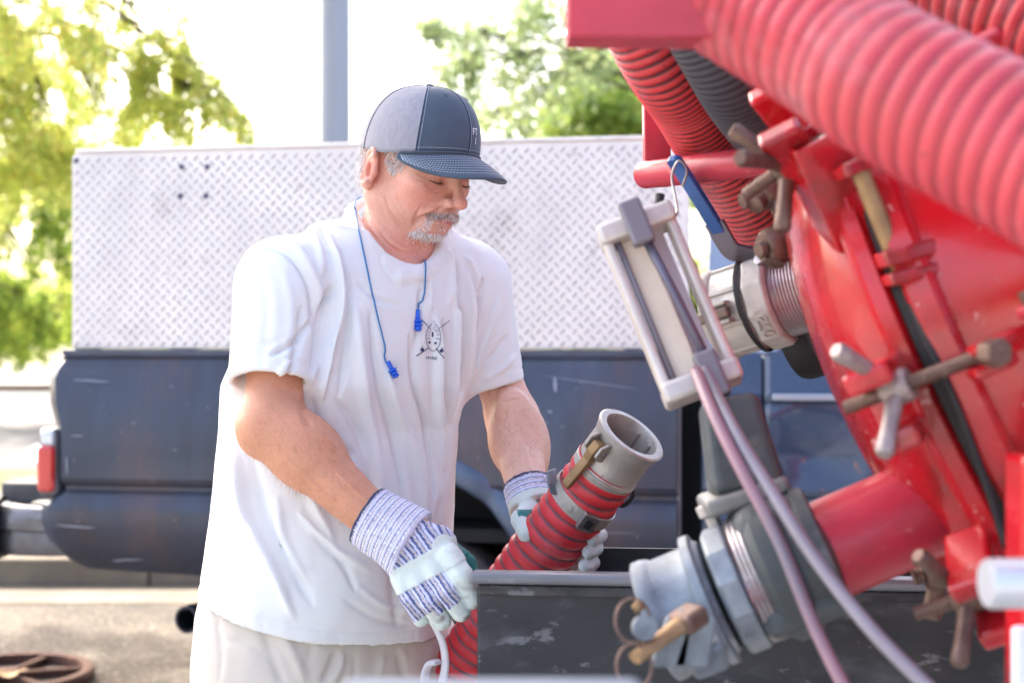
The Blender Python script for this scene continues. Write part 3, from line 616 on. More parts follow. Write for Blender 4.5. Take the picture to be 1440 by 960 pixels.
# ================================================================== HOSES
m_hose = M('red_hose', (1, 1, 1), .5, vcol=True, coat=.08, spec=.45, rvar=.12, spots=[(9, .52, .72, C(206, 140, 148), .45), (22, .60, .72, C(120, 64, 70), .5), (70, .62, .70, C(60, 40, 44), .6)], bump=.0006, bscale=120)
def hose(name, pts, r, pitch, amp=.05, rib=C(205, 48, 58), groove=C(84, 44, 52), parent=None, n=40, ppr=8, sharp=.5, mat=None, inner=None, wall=.006):
    """helically ribbed hose; rib and groove are different rubber"""
    path = spline(pts, 24); L = [0]
    for a, b_ in zip(path, path[1:]): L.append(L[-1] + (b_ - a).length)
    tot = L[-1]; m = max(4, int(tot / pitch * ppr)); s = np.linspace(0, tot, m); pa = np.array([list(p) for p in path])
    c = np.stack([np.interp(s, L, pa[:, k]) for k in range(3)], 1); d = np.gradient(c, axis=0); d /= np.linalg.norm(d, axis=1, keepdims=True)
    up = np.array([0, 0, 1.]) if abs(d[0][2]) < .95 else np.array([1., 0, 0]); x = np.cross(up, d[0]); X = []
    for q in d: x = x - q * (x @ q); x /= np.linalg.norm(x); X.append(x)
    X = np.array(X); Y = np.cross(d, X); th = np.linspace(0, 2 * PI, n, endpoint=False)
    ph = (s[:, None] / pitch - th[None] / (2 * PI)) % 1; w = .5 + .5 * np.cos(2 * PI * ph); w = w ** sharp
    rr = r * (1 - amp + amp * w)
    V = c[:, None] + (X[:, None] * np.cos(th)[None, :, None] + Y[:, None] * np.sin(th)[None, :, None]) * rr[..., None]
    i, j = np.meshgrid(np.arange(m - 1), np.arange(n), indexing='ij'); a = (i * n + j).ravel(); b_ = (i * n + (j + 1) % n).ravel(); F = np.stack([a, b_, b_ + n, a + n], 1)
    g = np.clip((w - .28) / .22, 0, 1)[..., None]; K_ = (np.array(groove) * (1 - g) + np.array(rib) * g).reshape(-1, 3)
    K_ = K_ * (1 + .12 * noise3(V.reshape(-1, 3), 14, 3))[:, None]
    V = V.reshape(-1, 3)
    if inner is not None:      # open end with a bore
        r2 = r * (1 - amp) - wall; e = c[-1]; q0 = len(V)
        V = np.concatenate([V] + [e + (X[-1] * np.cos(th)[:, None] + Y[-1] * np.sin(th)[:, None]) * r2 + d[-1] * k for k in (0, -.25)])
        K_ = np.concatenate([K_, np.tile(np.array(inner), (2 * n, 1))]); jj = np.arange(n); j2 = (jj + 1) % n; e0 = q0 - n
        F = np.concatenate([F, np.stack([e0 + jj, e0 + j2, q0 + j2, q0 + jj], 1), np.stack([q0 + jj, q0 + j2, q0 + n + j2, q0 + n + jj], 1)])
    return mesh_obj(name, V, F, mat or m_hose, parent, True, cols=K_)
m_alu = M('cast_aluminium', C(190, 186, 180), .46, metal=.45, var=C(124, 118, 114), vscale=22, rvar=.12, bump=.0006, bscale=160, spots=[(70, .62, .72, C(96, 88, 84), .7)])
m_alu_w = M('pale_cast_aluminium', C(142, 150, 158), .5, metal=.4, var=C(84, 92, 102), vamt=.8, vscale=16, rvar=.1, bump=.0006, bscale=120, spots=[(40, .62, .74, C(70, 72, 78), .7)])
m_bronze = M('weathered_casting', C(200, 196, 190), .55, metal=.3, var=C(136, 128, 122), vscale=18, rvar=.12, bump=.0008, bscale=140, spots=[(50, .62, .74, C(80, 70, 68), .6)])
m_brass = M('dull_brass', C(168, 138, 100), .5, metal=.5, var=C(110, 84, 62), vscale=30)
m_rustbolt = M('rusty_bolt', C(126, 104, 94), .5, metal=.6, var=C(70, 50, 44), vscale=40, bump=.001, bscale=140, spots=[(60, .6, .7, C(186, 170, 160), .5)])
m_red = M('red_gloss_paint', C(204, 22, 34), .24, coat=.5, var=C(134, 20, 28), vscale=6, rvar=.14, spots=[(4, .55, .72, C(206, 84, 90), .4), (7, .52, .68, C(92, 34, 32), .65), (60, .66, .70, C(236, 196, 190), .7), (90, .68, .72, C(60, 30, 30), .8)], bump=.0004, bscale=30)
m_redw = M('faded_red_paint', C(204, 50, 70), .45, coat=.15, var=C(140, 40, 54), vscale=7, rvar=.12, spots=[(30, .6, .72, C(120, 70, 70), .5), (80, .66, .72, C(214, 160, 160), .6)], bump=.0005, bscale=80)
m_steel = M('dirty_steel', C(176, 172, 176), .38, metal=.85, var=C(120, 108, 104), vscale=18, rvar=.12)
m_cable = M('grey_air_line', C(132, 126, 138), .4, coat=.3, var=C(100, 94, 104), vscale=10)
def camlock(o, d, r, L, mat, parent, arms=(), up=(0, 0, 1), bore=C(120, 128, 140), arm_mat=None, lip=1.0, hexn=0, ribs=6):
    """female cam and groove coupler opening along d"""
    x, y, d = frame(d, up); o = Vector(o)
    b = MB().lathe([(r * .98, 0), (r * 1.03, .004), (r * 1.05, L * .08), (r * 1.0, L * .14), (r * 1.0, L * .72), (r * 1.04, L * .76), (r * 1.08, L * .86), (r * 1.08 * lip, L * .97), (r * 1.03 * lip, L), (r * .90, L), (r * .87, L * .96), (r * .87, L * .12), (r * .5, L * .08)], o, d, 56, up, cap=(True, True))
    b.build('coupler_body', mat, parent, smooth='auto')
    for k in range(ribs):       # cast ribs along the barrel
        a = 2 * PI * (k + .5) / ribs; e = x * math.cos(a) + y * math.sin(a); tt = d.cross(e)
        MB().box(o + d * L * .43 + e * r * 1.01, (r * .13, r * .09, L * .6), (tt, e, d)).build('cast_rib', mat, parent, bevel=.0015)
    for a0, ang, spread in arms:
        e = x * math.cos(a0) + y * math.sin(a0); tt = d.cross(e); pv = o + d * L * .62 + e * r * 1.16
        for sgn in (-1, 1):      # ears
            poly = [(-.018, -.016), (.018, -.016), (.016, .006), (.008, .017), (-.008, .017), (-.016, .006)]
            MB().prism([(p * r / .05, q * r / .05) for p, q in poly], o + d * L * .62 + e * r * 1.06 + tt * sgn * r * .27, d, e, tt, r * .10).build('cam_ear', mat, parent, bevel=.0012)
        MB().tube([pv - tt * r * .38, pv + tt * r * .38], r * .07, 10).build('pin', m_steel, parent, smooth='auto')
        ad = (-d * math.cos(ang) + e * math.sin(ang)).normalized(); an = ad.cross(tt)
        arm = MB().prism([(-.20 * r, -.17 * r), (.25 * r, -.22 * r), (.5 * r, -.12 * r), (1.55 * r, -.10 * r), (1.65 * r, .0), (1.55 * r, .10 * r), (.5 * r, .10 * r), (.2 * r, .2 * r), (-.15 * r, .2 * r)], pv, ad, an, tt, r * .3).build('cam_arm', arm_mat or m_brass, parent, bevel=.002)
        if spread:
            rc = pv + ad * r * 1.95; MB().tube([rc + (ad * math.cos(t) + (tt * .8 + an * .6).normalized() * math.sin(t)) * r * .38 for t in np.linspace(0, 2 * PI, 25)], r * .032, 6, cap=(False, False)).build('pull_ring', m_rustbolt, arm, smooth=True)
    return x, y, d

# --- the hose the man is holding
hA, hB, hC = P(888, 611, 2.07), P(812, 712, 2.13), P(655, 925, 2.26)
ax = (hA - hB).normalized(); rH = .0508
hs = empty('suction_hose', P(560, 1150, 2.42), 'upright red ribbed suction hose with open silver coupler held by the man', 'hose')
foot = P(560, 1120, 2.4)
hp = [foot + Vector((-.05, .2, -.3)), foot, P(700, 864, 2.225), hA - ax * .075]
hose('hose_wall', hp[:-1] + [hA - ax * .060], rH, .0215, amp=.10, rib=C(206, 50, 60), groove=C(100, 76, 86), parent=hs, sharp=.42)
_x, _y, _ = frame(ax, (0, 1, 0)); _e = P(828, 632, 2.03) - (hA - ax * .025); aCam = math.atan2(_e.dot(_y), _e.dot(_x))
camlock(hA - ax * .070, ax, .0488, .072, m_alu, hs, arms=[(aCam, .10, False), (aCam + PI, .05, False)], up=(0, 1, 0), ribs=0, lip=1.05)
MB().lathe([(rH * .80, -.006), (rH * .99, -.006), (rH * 1.0, .004), (rH * .9, .01), (rH * .8, .01)], hA - ax * .072, ax, 48, (0, 1, 0), cap=(False, False)).build('ferrule', m_alu, hs, smooth='auto')
# banding clamp with buckle and cut tail
xx, yy, _ = frame(ax, (0, 1, 0)); oc = hA - ax * .132
MB().lathe([(rH * 1.0, -.011), (rH * 1.04, -.011), (rH * 1.04, .011), (rH * 1.0, .011)], oc, (ax + Vector((.12, 0, .05))).normalized(), 48, (0, 1, 0), cap=(False, False)).build('band_clamp', m_alu, hs, smooth='auto')
e = (P(856, 700, 2.05) - (oc - ax * .0)).normalized(); e = (e - ax * e.dot(ax)).normalized(); tt = ax.cross(e)
bk = MB().box(oc + e * rH * 1.08, (.026, .010, .030), (tt, e, ax)).build('clamp_buckle', m_steel, hs, bevel=.002)
MB().box(oc + e * (rH * 1.08 + .006), (.012, .004, .014), (tt, e, ax)).build('screw', m_dark, bk, bevel=.003)
e2 = (P(785, 655, 2.09) - oc); e2 = (e2 - ax * e2.dot(ax)).normalized(); t2 = ax.cross(e2)
MB().tube([oc + e2 * rH * 1.0 + t2 * .02, oc + e2 * rH * 1.12 + t2 * .004 + ax * .004, oc + e2 * rH * 1.35 - t2 * .004 + ax * .02], .010, 8, flat=.2, up=ax).build('band_tail', m_alu_w, hs, smooth=True)
# wire loop at the side
MB().tube([oc + ax * .03 + (P(880, 700, 2.1) - oc - ax * .03).normalized() * rH * (1.02 + .14 * math.sin(t)) + ax * .016 * math.cos(t) for t in np.linspace(0, PI, 9)], .003, 6).build('wire_loop', m_black, hs, smooth=True)

# ================================================================== THE RED VACUUM TRUCK
vt = empty('vacuum_truck', (2.2, 1.85, 0), 'red vacuum tank truck with domed rear door, wing nuts and valves at the right', 'truck')
DC = Vector((.576, 1.741, 1.328)); el = -.401; az_ = -.488; nD = Vector((-math.cos(el) * math.cos(az_), -math.cos(el) * math.sin(az_), math.sin(el))).normalized(); R = .411
tx = nD.cross(Vector((0, 0, 1))).normalized(); ty = nD.cross(tx)        # plane of the door rim
def rimp(th, r=R, o=0): return DC + nD * o + (tx * math.cos(th) + ty * math.sin(th)) * r
def pixof(p): return (720 + 2000 * p.x / p.y, 480 - 2000 * (p.z - CAMH) / p.y)
def rim_at(px, py, r=R): return min(np.linspace(0, 2 * PI, 721), key=lambda t: (pixof(rimp(t, r))[0] - px) ** 2 + (pixof(rimp(t, r))[1] - py) ** 2)
prof_d = [(0.0001, .168)] + [(R * .96 * math.sin(a), .168 * math.cos(a) ** .9 if math.cos(a) > 0 else 0) for a in np.linspace(.12, PI / 2 - .06, 15)]
prof_d += [(R * .965, .03), (R * 1.0, .024), (R * 1.015, .018), (R * 1.015, .004), (R * 1.0, .0), (R * .9, .0)]
MB().lathe(prof_d, DC, nD, 128, cap=(False, False)).build('door_dome', m_red, vt, smooth='auto')
MB().lathe([(R * .95, -.001), (R * 1.0, -.002), (R * 1.0, -.011), (R * .95, -.012)], DC, nD, 128, cap=(False, False)).build('door_gasket', m_black, vt, smooth='auto')
MB().lathe([(R * .9, -.013), (R * 1.02, -.013), (R * 1.035, -.018), (R * 1.035, -.04), (R * 1.02, -.045), (R * 1.0, -.046), (R * 1.0, -.35), (R * 1.0, -3.6), (R * .9, -3.75), (R * .5, -3.85), (.001, -3.88)], DC, nD, 128, cap=(False, False)).build('tank_shell', m_red, vt, smooth='auto')
for oo in (-.32, -.62, -1.4, -2.2, -3.0):
    MB().lathe([(R * .99, oo), (R * 1.045, oo), (R * 1.045, oo - .05), (R * .99, oo - .05)], DC, nD, 96, cap=(False, False)).build('tank_band', m_redw, vt, smooth='auto')
# chassis, wheels and cab of the truck, running off to the right
hd = Vector((-nD.x, -nD.y, 0)).normalized(); hs_ = Vector((-hd.y, hd.x, 0)); AH = (hd, hs_, Vector((0, 0, 1))); CH = Vector((DC.x, DC.y, 0))
def H(f, l, z): return CH + hd * f + hs_ * l + Vector((0, 0, z))
MB().box(H(2.9, 0, .86), (4.4, .8, .22), AH).build('chassis_frame', m_black, vt, bevel=.01)
for x_ in (1.7, 2.75, 5.6):
    for y_ in (-.62, .62):
        wc = H(x_, y_, .5); w = empty('wheel', wc); w.parent = vt; w.location = wc - wloc(vt)
        MB().lathe([(.28, -.13), (.46, -.14), (.5, -.1), (.5, .1), (.46, .14), (.28, .13)], wc, hs_, 40).build('tyre', m_black, w, smooth='auto')
        MB().lathe([(.0, -.06), (.1, -.08), (.14, -.02), (.27, -.13), (.28, -.13)], wc, hs_, 32, cap=(False, False)).build('rim', m_chrome, w, smooth='auto')
MB().box(H(5.9, 0, 1.6), (1.8, 2.0, 1.7), AH).build('cab_body', m_red, vt, bevel=.12, bseg=4)
MB().box(H(3.0, 0, 1.15), (1.2, .6, .9), AH).build('saddle', m_redw, vt, bevel=.02)

m_gripsteel = M('worn_grey_casting', C(172, 160, 158), .5, metal=.55, var=C(118, 104, 100), vscale=40, bump=.001, bscale=140, spots=[(60, .6, .7, C(210, 200, 196), .5)])
def wingnut(ctr, axis, legs, rr=.012, parent=vt, stud=.10, back=.06, lname='clamp_bolt', mat=None):
    """clamp bolt with a handled nut: legs = image-plane targets (world points) of the nut's arms"""
    axis = Vector(axis).normalized(); ctr = Vector(ctr)
    mm_ = mat or m_rustbolt; nth = max(6, int((back + stud) / .0022)); q = MB().lathe([(rr * (.80 if i % 2 else .70), -back + (back + stud) * i / nth) for i in range(nth + 1)], ctr, axis, 14).build(lname, m_rustbolt, parent, smooth='auto')
    MB().lathe([(rr * 1.5, -rr * 1.5), (rr * 1.8, -rr * 1.1), (rr * 1.8, rr * 1.1), (rr * 1.4, rr * 1.6)], ctr, axis, 14).build('nut', mm_, q, smooth='auto')
    for l in legs:
        l = Vector(l); dd = (l - ctr)
        MB().tube([ctr + dd * u for u in (0, .25, .5, .75, .94, 1)], [rr * 1.15, rr * .92, rr * .84, rr * .9, rr * 1.0, rr * .7], 12).build('nut_arm', mm_, q, smooth='auto')
    return q
def clamp_lug(th, w=.05, h=.075, out=.05, dep=.05, m=m_red):
    """forked lug welded on the tank or the door rim at angle th"""
    e = (tx * math.cos(th) + ty * math.sin(th)); t_ = nD.cross(e)
    return e, t_
def u_lug(ctr, X, Y, Z, w, h, th, depth, name='clamp_lug', m=m_red, gap=.5):
    """U shaped fork: opening along +Y; plates X apart"""
    g = w * gap / 2; poly = [(-w / 2, 0), (w / 2, 0), (w / 2, h), (g, h), (g, h * .35), (-g, h * .35), (-g, h), (-w / 2, h)]
    return MB().prism(poly, ctr, X, Y, Z, depth).build(name, m, vt, bevel=th)
# long eye bolt on the upper rim with its two red ears
def ear(px0, py0, px1, py1, D, w, name='bolt_ear', th=.014, m=m_red):
    a, b_ = P(px0, py0, D), P(px1, py1, D); c_ = (a + b_) / 2; X = (b_ - a).normalized(); n_ = Vector((0, 1, 0)).cross(X).normalized(); Y_ = X.cross(n_); L_ = (b_ - a).length
    return MB().prism([(-L_ / 2, -w / 2), (L_ / 2 - w / 2, -w / 2), (L_ / 2, -w / 4), (L_ / 2, w / 4), (L_ / 2 - w / 2, w / 2), (-L_ / 2, w / 2)], c_, X, Y_, n_, th).build(name, m, vt, bevel=.003)
# three clamps round the rim
for (px, py, kind) in [(1150, 205, 0), (1300, 545, 1), (1395, 790, 2)]:
    th = rim_at(px, py); e = (tx * math.cos(th) + ty * math.sin(th)); t_ = nD.cross(e)
    # door side fork standing on the rim, and the tank side hinge lugs
    u_lug(rimp(th, R * .99, .035), t_, e, nD, .085, .085, .005, .045)
    for s_ in (-1, 1):
        MB().prism([(-.05, -.01), (.03, -.01), (.03, .05), (.0, .075), (-.03, .075), (-.05, .04)], rimp(th, R * .99, -.16 if kind != 1 else -.135) + t_ * s_ * .032, nD, e, t_, .012).build('hinge_lug', m_redw, vt, bevel=.003)
    pv = rimp(th, R * 1.0, -.15 if kind != 1 else -.125) + e * .045
    MB().tube([pv - t_ * .05, pv + t_ * .05], .012, 12).build('hinge_pin', m_rustbolt, vt, smooth='auto')
    tip = rimp(th, R * 1.0, .07) + e * .055
    bx = (tip - pv).normalized()
    D_ = tip.y
    if kind == 1: legs = [P(1175, 492, D_ - .05), P(1243, 640, D_ - .05)]; cn = P(1262, 545, D_ - .01)
    elif kind == 0: legs = [P(1028, 182, D_ + .0), P(1040, 222, D_ - .08), P(1100, 325, D_ - .02)]; cn = P(1108, 232, D_)
    else: legs = [P(1290, 780, D_ - .03), P(1348, 935, D_ - .04)]; cn = P(1362, 838, D_)
    if kind == 1: pv = P(1398, 492, 1.29)
    bx = (cn - pv).normalized()
    q = wingnut(cn, bx, legs, rr=.0095, stud=.055, mat=m_gripsteel if kind == 1 else None, back=(cn - pv).length)
for k in (-1, 1): ear(1366, 512 + k * 16, 1430, 486 + k * 16, 1.29, .03, th=.010, name='hinge_lug')
MB().lathe([(.0, 0), (.014, .0), (.014, .02), (.0, .02)], P(1408, 496, 1.26), (-.3, 1, 0), 6).build('hinge_nut', m_rustbolt, vt, bevel=.002)
MB().tube(spline([rimp(t_w, R * .975, .026) + (tx * math.cos(t_w) + ty * math.sin(t_w)) * .0 for t_w in np.linspace(0, 2 * PI, 60)], 6), .0045, 7).build('weld_bead', m_red, vt, smooth=True)
# a second, farther nut below, and extra studs by the top clamp
wingnut(P(1322, 800, 1.55), (-1, 0, -.3), [P(1308, 870, 1.55), P(1340, 760, 1.55)], rr=.012, stud=.03, back=.1)
wingnut(P(1085, 268, 1.6), (-.8, -.3, -.3), [P(1060, 290, 1.58), P(1100, 300, 1.58)], rr=.011, stud=.04, back=.1)
wingnut(P(1094, 345, 1.7), (-.8, -.4, -.2), [P(1088, 372, 1.69)], rr=.013, stud=.03, back=.06)
DB = 1.39
ear(1180, 246, 1222, 226, DB, .05); ear(1232, 368, 1312, 346, DB, .07, th=.016); ear(1240, 396, 1326, 374, DB, .07, th=.012)
q = MB().tube([P(1206, 232, DB), P(1268, 384, DB)], .0092, 14).build('clamp_bolt', m_brass, vt, smooth='auto')
MB().lathe([(.012, 0), (.017, .003), (.017, .014), (.012, .017)], P(1268, 374, DB), P(1268, 384, DB) - P(1206, 232, DB), 6).build('nut', m_brass, q, bevel=.001)
# reinforcing bars welded along the door rim, square tube stop
a, b_ = rimp(rim_at(1170, 250), R * .93, .07), rimp(rim_at(1330, 620), R * .93, .05)
sq = [P(1122, 190, 1.43), P(1198, 330, 1.47)]
def sqtube(a, b_, w, h, name, m, up=(0, 1, 0), wall=.006, par=vt):
    x, y, d = frame(b_ - a, up); rs = []
    for p, k in ((a, 1), (b_, 1)): rs.append([p + x * (i * w / 2) + y * (j * h / 2) for i, j in ((-1, -1), (1, -1), (1, 1), (-1, 1))])
    r2 = [[p + x * (i * (w / 2 - wall)) + y * (j * (h / 2 - wall)) for i, j in ((-1, -1), (1, -1), (1, 1), (-1, 1))] for p in (a, b_)]
    return MB().rings([r2[1], r2[0], rs[0], rs[1], r2[1]], cap=(False, False)).build(name, m, par, bevel=.002)
sqtube(sq[0] + Vector((.01, 0, .0)), sq[1], .055, .06, 'box_tube', m_red, wall=.006)
sqtube(P(1190, 250, 1.45), P(1285, 500, 1.40), .03, .04, 'stiffener', m_red)
ear(1105, 200, 1150, 182, 1.48, .02)
# air line down the gasket
MB().tube(spline([P(1268, 385, 1.38), P(1300, 470, 1.36), P(1345, 570, 1.345), P(1390, 690, 1.35), P(1415, 770, 1.35)], 8), .004, 8).build('safety_chain_cable', m_black, vt, smooth=True)
# large red pipe stub low on the tank with its threaded end
pA, pB = P(1330, 702, 1.50), P(1155, 777, 1.485); dd = (pB - pA).normalized()
MB().lathe([(.0525, -.12), (.0525, (pB - pA).length * .94), (.052, (pB - pA).length)], pA, dd, 48).build('pipe_stub', m_redw, vt, smooth='auto')
thr = [(.0505 + (.0014 if k % 2 else 0), .0022 * k) for k in range(30)]
MB().lathe(thr, pB, dd, 48).build('pipe_thread', m_rustbolt, vt, smooth=False)
# silver pipe, red post and number plate at the right edge
MB().lathe([(.0, 0), (.018, 0), (.0200, .003), (.0200, .3)], P(1386, 820, 1.12), (1, .05, 0), 40).build('grab_pipe', M('white_pipe', C(206, 208, 216), .3, metal=.5), vt, smooth='auto')
MB().box(P(1466, 900, 1.22), (.05, .05, .32)).build('corner_post', m_red, vt, bevel=.006)
MB().box(P(1462, 965, 1.17), (.045, .012, .1)).build('marker_plate', M('marker_white', C(225, 228, 240), .4), vt, bevel=.004)
# --- hose rack of red tube
def rtube(pts, r, name, m=m_redw, par=vt, n=20): return MB().tube(pts, r, n).build(name, m, par, smooth='auto')
sqtube(P(797, 18, 1.22), P(1130, 20, 1.22), .052, .052, 'rack_rail', m_redw, up=(0, 1, 0))
sqtube(P(922, 135, 1.97), P(924, 262, 1.97), .036, .034, 'rack_post', m_redw, up=(0, 1, 0))
rtube([P(908, 246, 1.955), P(960, 240, 1.86), P(1130, 220, 1.72)], .019, 'rack_arm')
sqtube(P(905, -60, 1.97), P(922, 130, 1.97), .036, .034, 'rack_post', m_redw, up=(0, 1, 0))

# --- hoses lying in the rack (things of their own)
def hose_thing(label, pts, **k):
    o = hose('suction_hose', pts, **k); return tag(o, label, 'hose', 'suction hoses in the rack')
pink = dict(rib=C(196, 62, 74), groove=C(158, 44, 56))
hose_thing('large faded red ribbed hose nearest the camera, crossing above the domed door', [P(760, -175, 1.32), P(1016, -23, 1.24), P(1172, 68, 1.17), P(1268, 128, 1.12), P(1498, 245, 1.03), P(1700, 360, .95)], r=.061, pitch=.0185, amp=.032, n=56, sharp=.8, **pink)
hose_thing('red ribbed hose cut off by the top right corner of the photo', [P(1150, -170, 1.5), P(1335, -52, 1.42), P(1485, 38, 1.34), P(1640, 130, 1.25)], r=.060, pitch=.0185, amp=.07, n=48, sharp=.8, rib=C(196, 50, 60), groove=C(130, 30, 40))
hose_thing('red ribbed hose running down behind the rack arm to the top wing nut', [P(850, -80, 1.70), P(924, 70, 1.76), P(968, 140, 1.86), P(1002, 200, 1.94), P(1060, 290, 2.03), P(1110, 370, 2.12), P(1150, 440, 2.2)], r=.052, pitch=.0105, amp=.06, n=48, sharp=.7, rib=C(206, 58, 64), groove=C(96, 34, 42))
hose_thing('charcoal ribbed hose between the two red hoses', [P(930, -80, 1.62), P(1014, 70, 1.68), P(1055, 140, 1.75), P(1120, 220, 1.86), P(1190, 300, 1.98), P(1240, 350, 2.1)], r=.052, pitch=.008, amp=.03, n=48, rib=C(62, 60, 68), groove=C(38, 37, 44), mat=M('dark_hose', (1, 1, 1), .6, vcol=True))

# --- upper valve: coupler on the dome, threads, blue lever
uv = empty('upper_valve', P(1110, 470, 1.84)); uv.parent = vt; uv.location = wloc(uv) - wloc(vt)
cA, cB = P(1012, 445, 1.93), P(1130, 408, 1.87); dv = (cA - cB).normalized(); rv = .058
x, y, dv = camlock(P(1068, 427, 1.87), dv, rv, .062, m_bronze, uv, arms=[(0, 0, False)] if False else [], up=(0, 0, 1), ribs=8)
oB = P(1068, 427, 1.87)
MB().lathe([(rv * 1.1, -.0), (rv * 1.12, .006), (rv * 1.02, .010)], oB, dv, 48, cap=(False, False)).build('seal', m_black, uv, smooth='auto')
MB().lathe([(rv * 1.04, -.034), (rv * 1.12, -.030), (rv * 1.12, -.004), (rv * 1.05, 0)], oB, dv, 10).build('hexagon_collar', m_bronze, uv, bevel=.002)
MB().lathe([(rv * .93 + (.0012 if k % 2 else 0), -.034 - .0022 * k) for k in range(24)][::-1], oB, dv, 48).build('thread', m_steel, uv)
MB().lathe([(rv * .96, -.2), (rv * .96, -.085)], oB, dv, 48).build('nipple', m_redw, uv, smooth='auto')
# dark end cap closing the coupler, cam arm folded along it
MB().lathe([(rv * .86, .05), (rv * .86, .058), (.0, .059)], oB, dv, 40, cap=(True, False)).build('dust_plug', m_bronze, uv, smooth='auto')
e = (P(1018, 440, 1.8) - P(1040, 437, 1.87)); e = (e - dv * e.dot(dv)).normalized(); tt = dv.cross(e)
for sgn in (-1, 1): MB().box(oB + dv * .03 + e * rv * 1.1 + tt * sgn * .012, (.005, .022, .024), (tt, e, dv)).build('cam_ear', m_bronze, uv, bevel=.002)
MB().box(oB + dv * .045 + e * rv * 1.18, (.014, .012, .055), (tt, e, dv)).build('cam_arm', M('dark_bronze', C(120, 104, 96), .5, metal=.6), uv, bevel=.003)
# cast figures on the collar
cu = bpy.data.curves.new('cast_lettering', 'FONT'); cu.body = '0250'; cu.size = .022; cu.extrude = .0012; cu.align_x = 'CENTER'; cu.align_y = 'CENTER'
tmp = bpy.data.objects.new('tmp_text', cu); COL.objects.link(tmp); dg = bpy.context.evaluated_depsgraph_get(); tm = bpy.data.meshes.new_from_object(tmp.evaluated_get(dg)); bpy.data.objects.remove(tmp)
vis = (Vector((0, 0, CAMH)) - oB); vis = (vis - dv * vis.dot(dv)).normalized(); vis = (vis * .9 + Vector((0, 0, -.45))).normalized(); vis = (vis - dv * vis.dot(dv)).normalized(); t3 = dv.cross(vis)
vv = [oB - dv * (.017) + vis * (rv * 1.112 + v.co.z - .5 * v.co.x ** 2 / rv) + t3 * v.co.x * 1.0 + (-dv) * (v.co.y) for v in tm.vertices]
tag(mesh_obj('cast_lettering', [list(p) for p in vv], [tuple(p.vertices) for p in tm.polygons], m_bronze, uv), kind='stuff')
# black elbow flange behind
MB().lathe([(.04, -.03), (.068, -.03), (.071, -.02), (.071, .0), (.068, .008), (.04, .01)], P(1122, 462, 1.93), dv, 40).build('black_flange', m_black, uv, smooth='auto')
MB().lathe([(.0, 0), (.006, .001), (.007, .006)][::-1], P(1107, 478, 1.86), -dv, 10).build('flange_bolt', m_steel, uv)
# lever: blue grip then a bent steel flat bar
lv = empty('lever', P(1075, 372, 1.95)); lv.parent = uv; lv.location = wloc(lv) - wloc(uv)
def flatbar(pts, w, th, wdir, name, m, par):
    b = MB(); pts = [Vector(p) for p in pts]; rs = []
    for i, p in enumerate(pts):
        d = (pts[min(i + 1, len(pts) - 1)] - pts[max(0, i - 1)]).normalized(); wd = Vector(wdir[i] if isinstance(wdir, list) else wdir); wd = (wd - d * wd.dot(d)).normalized(); n_ = d.cross(wd)
        ww = w[i] if isinstance(w, (list, tuple)) else w
        rs.append([p + wd * ww / 2 + n_ * th / 2, p - wd * ww / 2 + n_ * th / 2, p - wd * ww / 2 - n_ * th / 2, p + wd * ww / 2 - n_ * th / 2])
    return b.rings(rs).build(name, m, par, bevel=.0015)
m_grip = M('blue_vinyl_grip', C(44, 92, 160), .35, coat=.3, var=C(30, 60, 110), vscale=20, spots=[(50, .64, .72, C(120, 150, 190), .6)])
m_lever = M('lever_steel', C(120, 114, 124), .4, metal=.6, var=C(88, 78, 84), vscale=16, spots=[(50, .6, .7, C(150, 120, 110), .4)])
flatbar(spline([P(945, 222, 1.80), P(957, 238, 1.81), P(985, 282, 1.82), P(1012, 326, 1.84)], 4), [.011] + [.02] * 20, .009, (.6, -.8, .25), 'grip', m_grip, lv)
flatbar(spline([P(1004, 312, 1.835), P(1026, 349, 1.845), P(1040, 356, 1.845), P(1062, 362, 1.845), P(1078, 378, 1.85), P(1088, 398, 1.86)], 5), .030, .005, (.3, -.75, .55), 'flat_bar', m_lever, lv)
MB().lathe([(.010, 0), (.016, .001), (.016, .014), (.009, .016), (.009, .03)], P(1086, 376, 1.84), (-.6, -.5, .3), 6).build('lever_nut', m_steel, lv, bevel=.001)
MB().tube([P(1120, 388, 1.88), P(1080, 372, 1.84)], .013, 14).build('valve_stem', m_steel, uv, smooth='auto')
# wire from the grip's eye to the gauge
wr = MB().tube(spline([P(960, 262, 1.80), P(966, 240, 1.79), P(956, 226, 1.785), P(948, 236, 1.79), P(945, 252, 1.79), P(950, 280, 1.77), P(952, 300, 1.74), P(940, 308, 1.72)], 6), .0018, 6)
tag(wr.build('tie_wire', m_steel, smooth=True), 'thin bent steel wire tying the gauge to the blue lever', 'wire')

# --- framed sight gauge hanging in front
m_gf = M('gauge_frame_metal', C(216, 208, 200), .4, metal=.4, var=C(176, 166, 164), vscale=14, rvar=.1, spots=[(30, .6, .75, C(150, 100, 104), .3)], bump=.0004, bscale=60)
gD = 1.62; ga = [P(843, 332, gD + .03), P(950, 292, gD + .03), P(1035, 532, gD - .03), P(935, 570, gD - .03)]
gc = sum(ga, Vector()) / 4; gx = ((ga[1] + ga[2]) / 2 - (ga[0] + ga[3]) / 2); gw = gx.length; gx.normalize(); gy = ((ga[0] + ga[1]) / 2 - (ga[2] + ga[3]) / 2); gh = gy.length; gy = (gy - gx * gy.dot(gx)).normalized(); gz = gx.cross(gy); gz = -gz if gz.y > 0 else gz
gz = gz.normalized()
gg = empty('sight_gauge', gc - gy * gh / 2); gg.parent = vt; gg.location = wloc(gg) - wloc(vt)
G = lambda u, v, w=0: gc + gx * (u * gw) + gy * (v * gh) + gz * w
AXG = (gx, gy, gz)
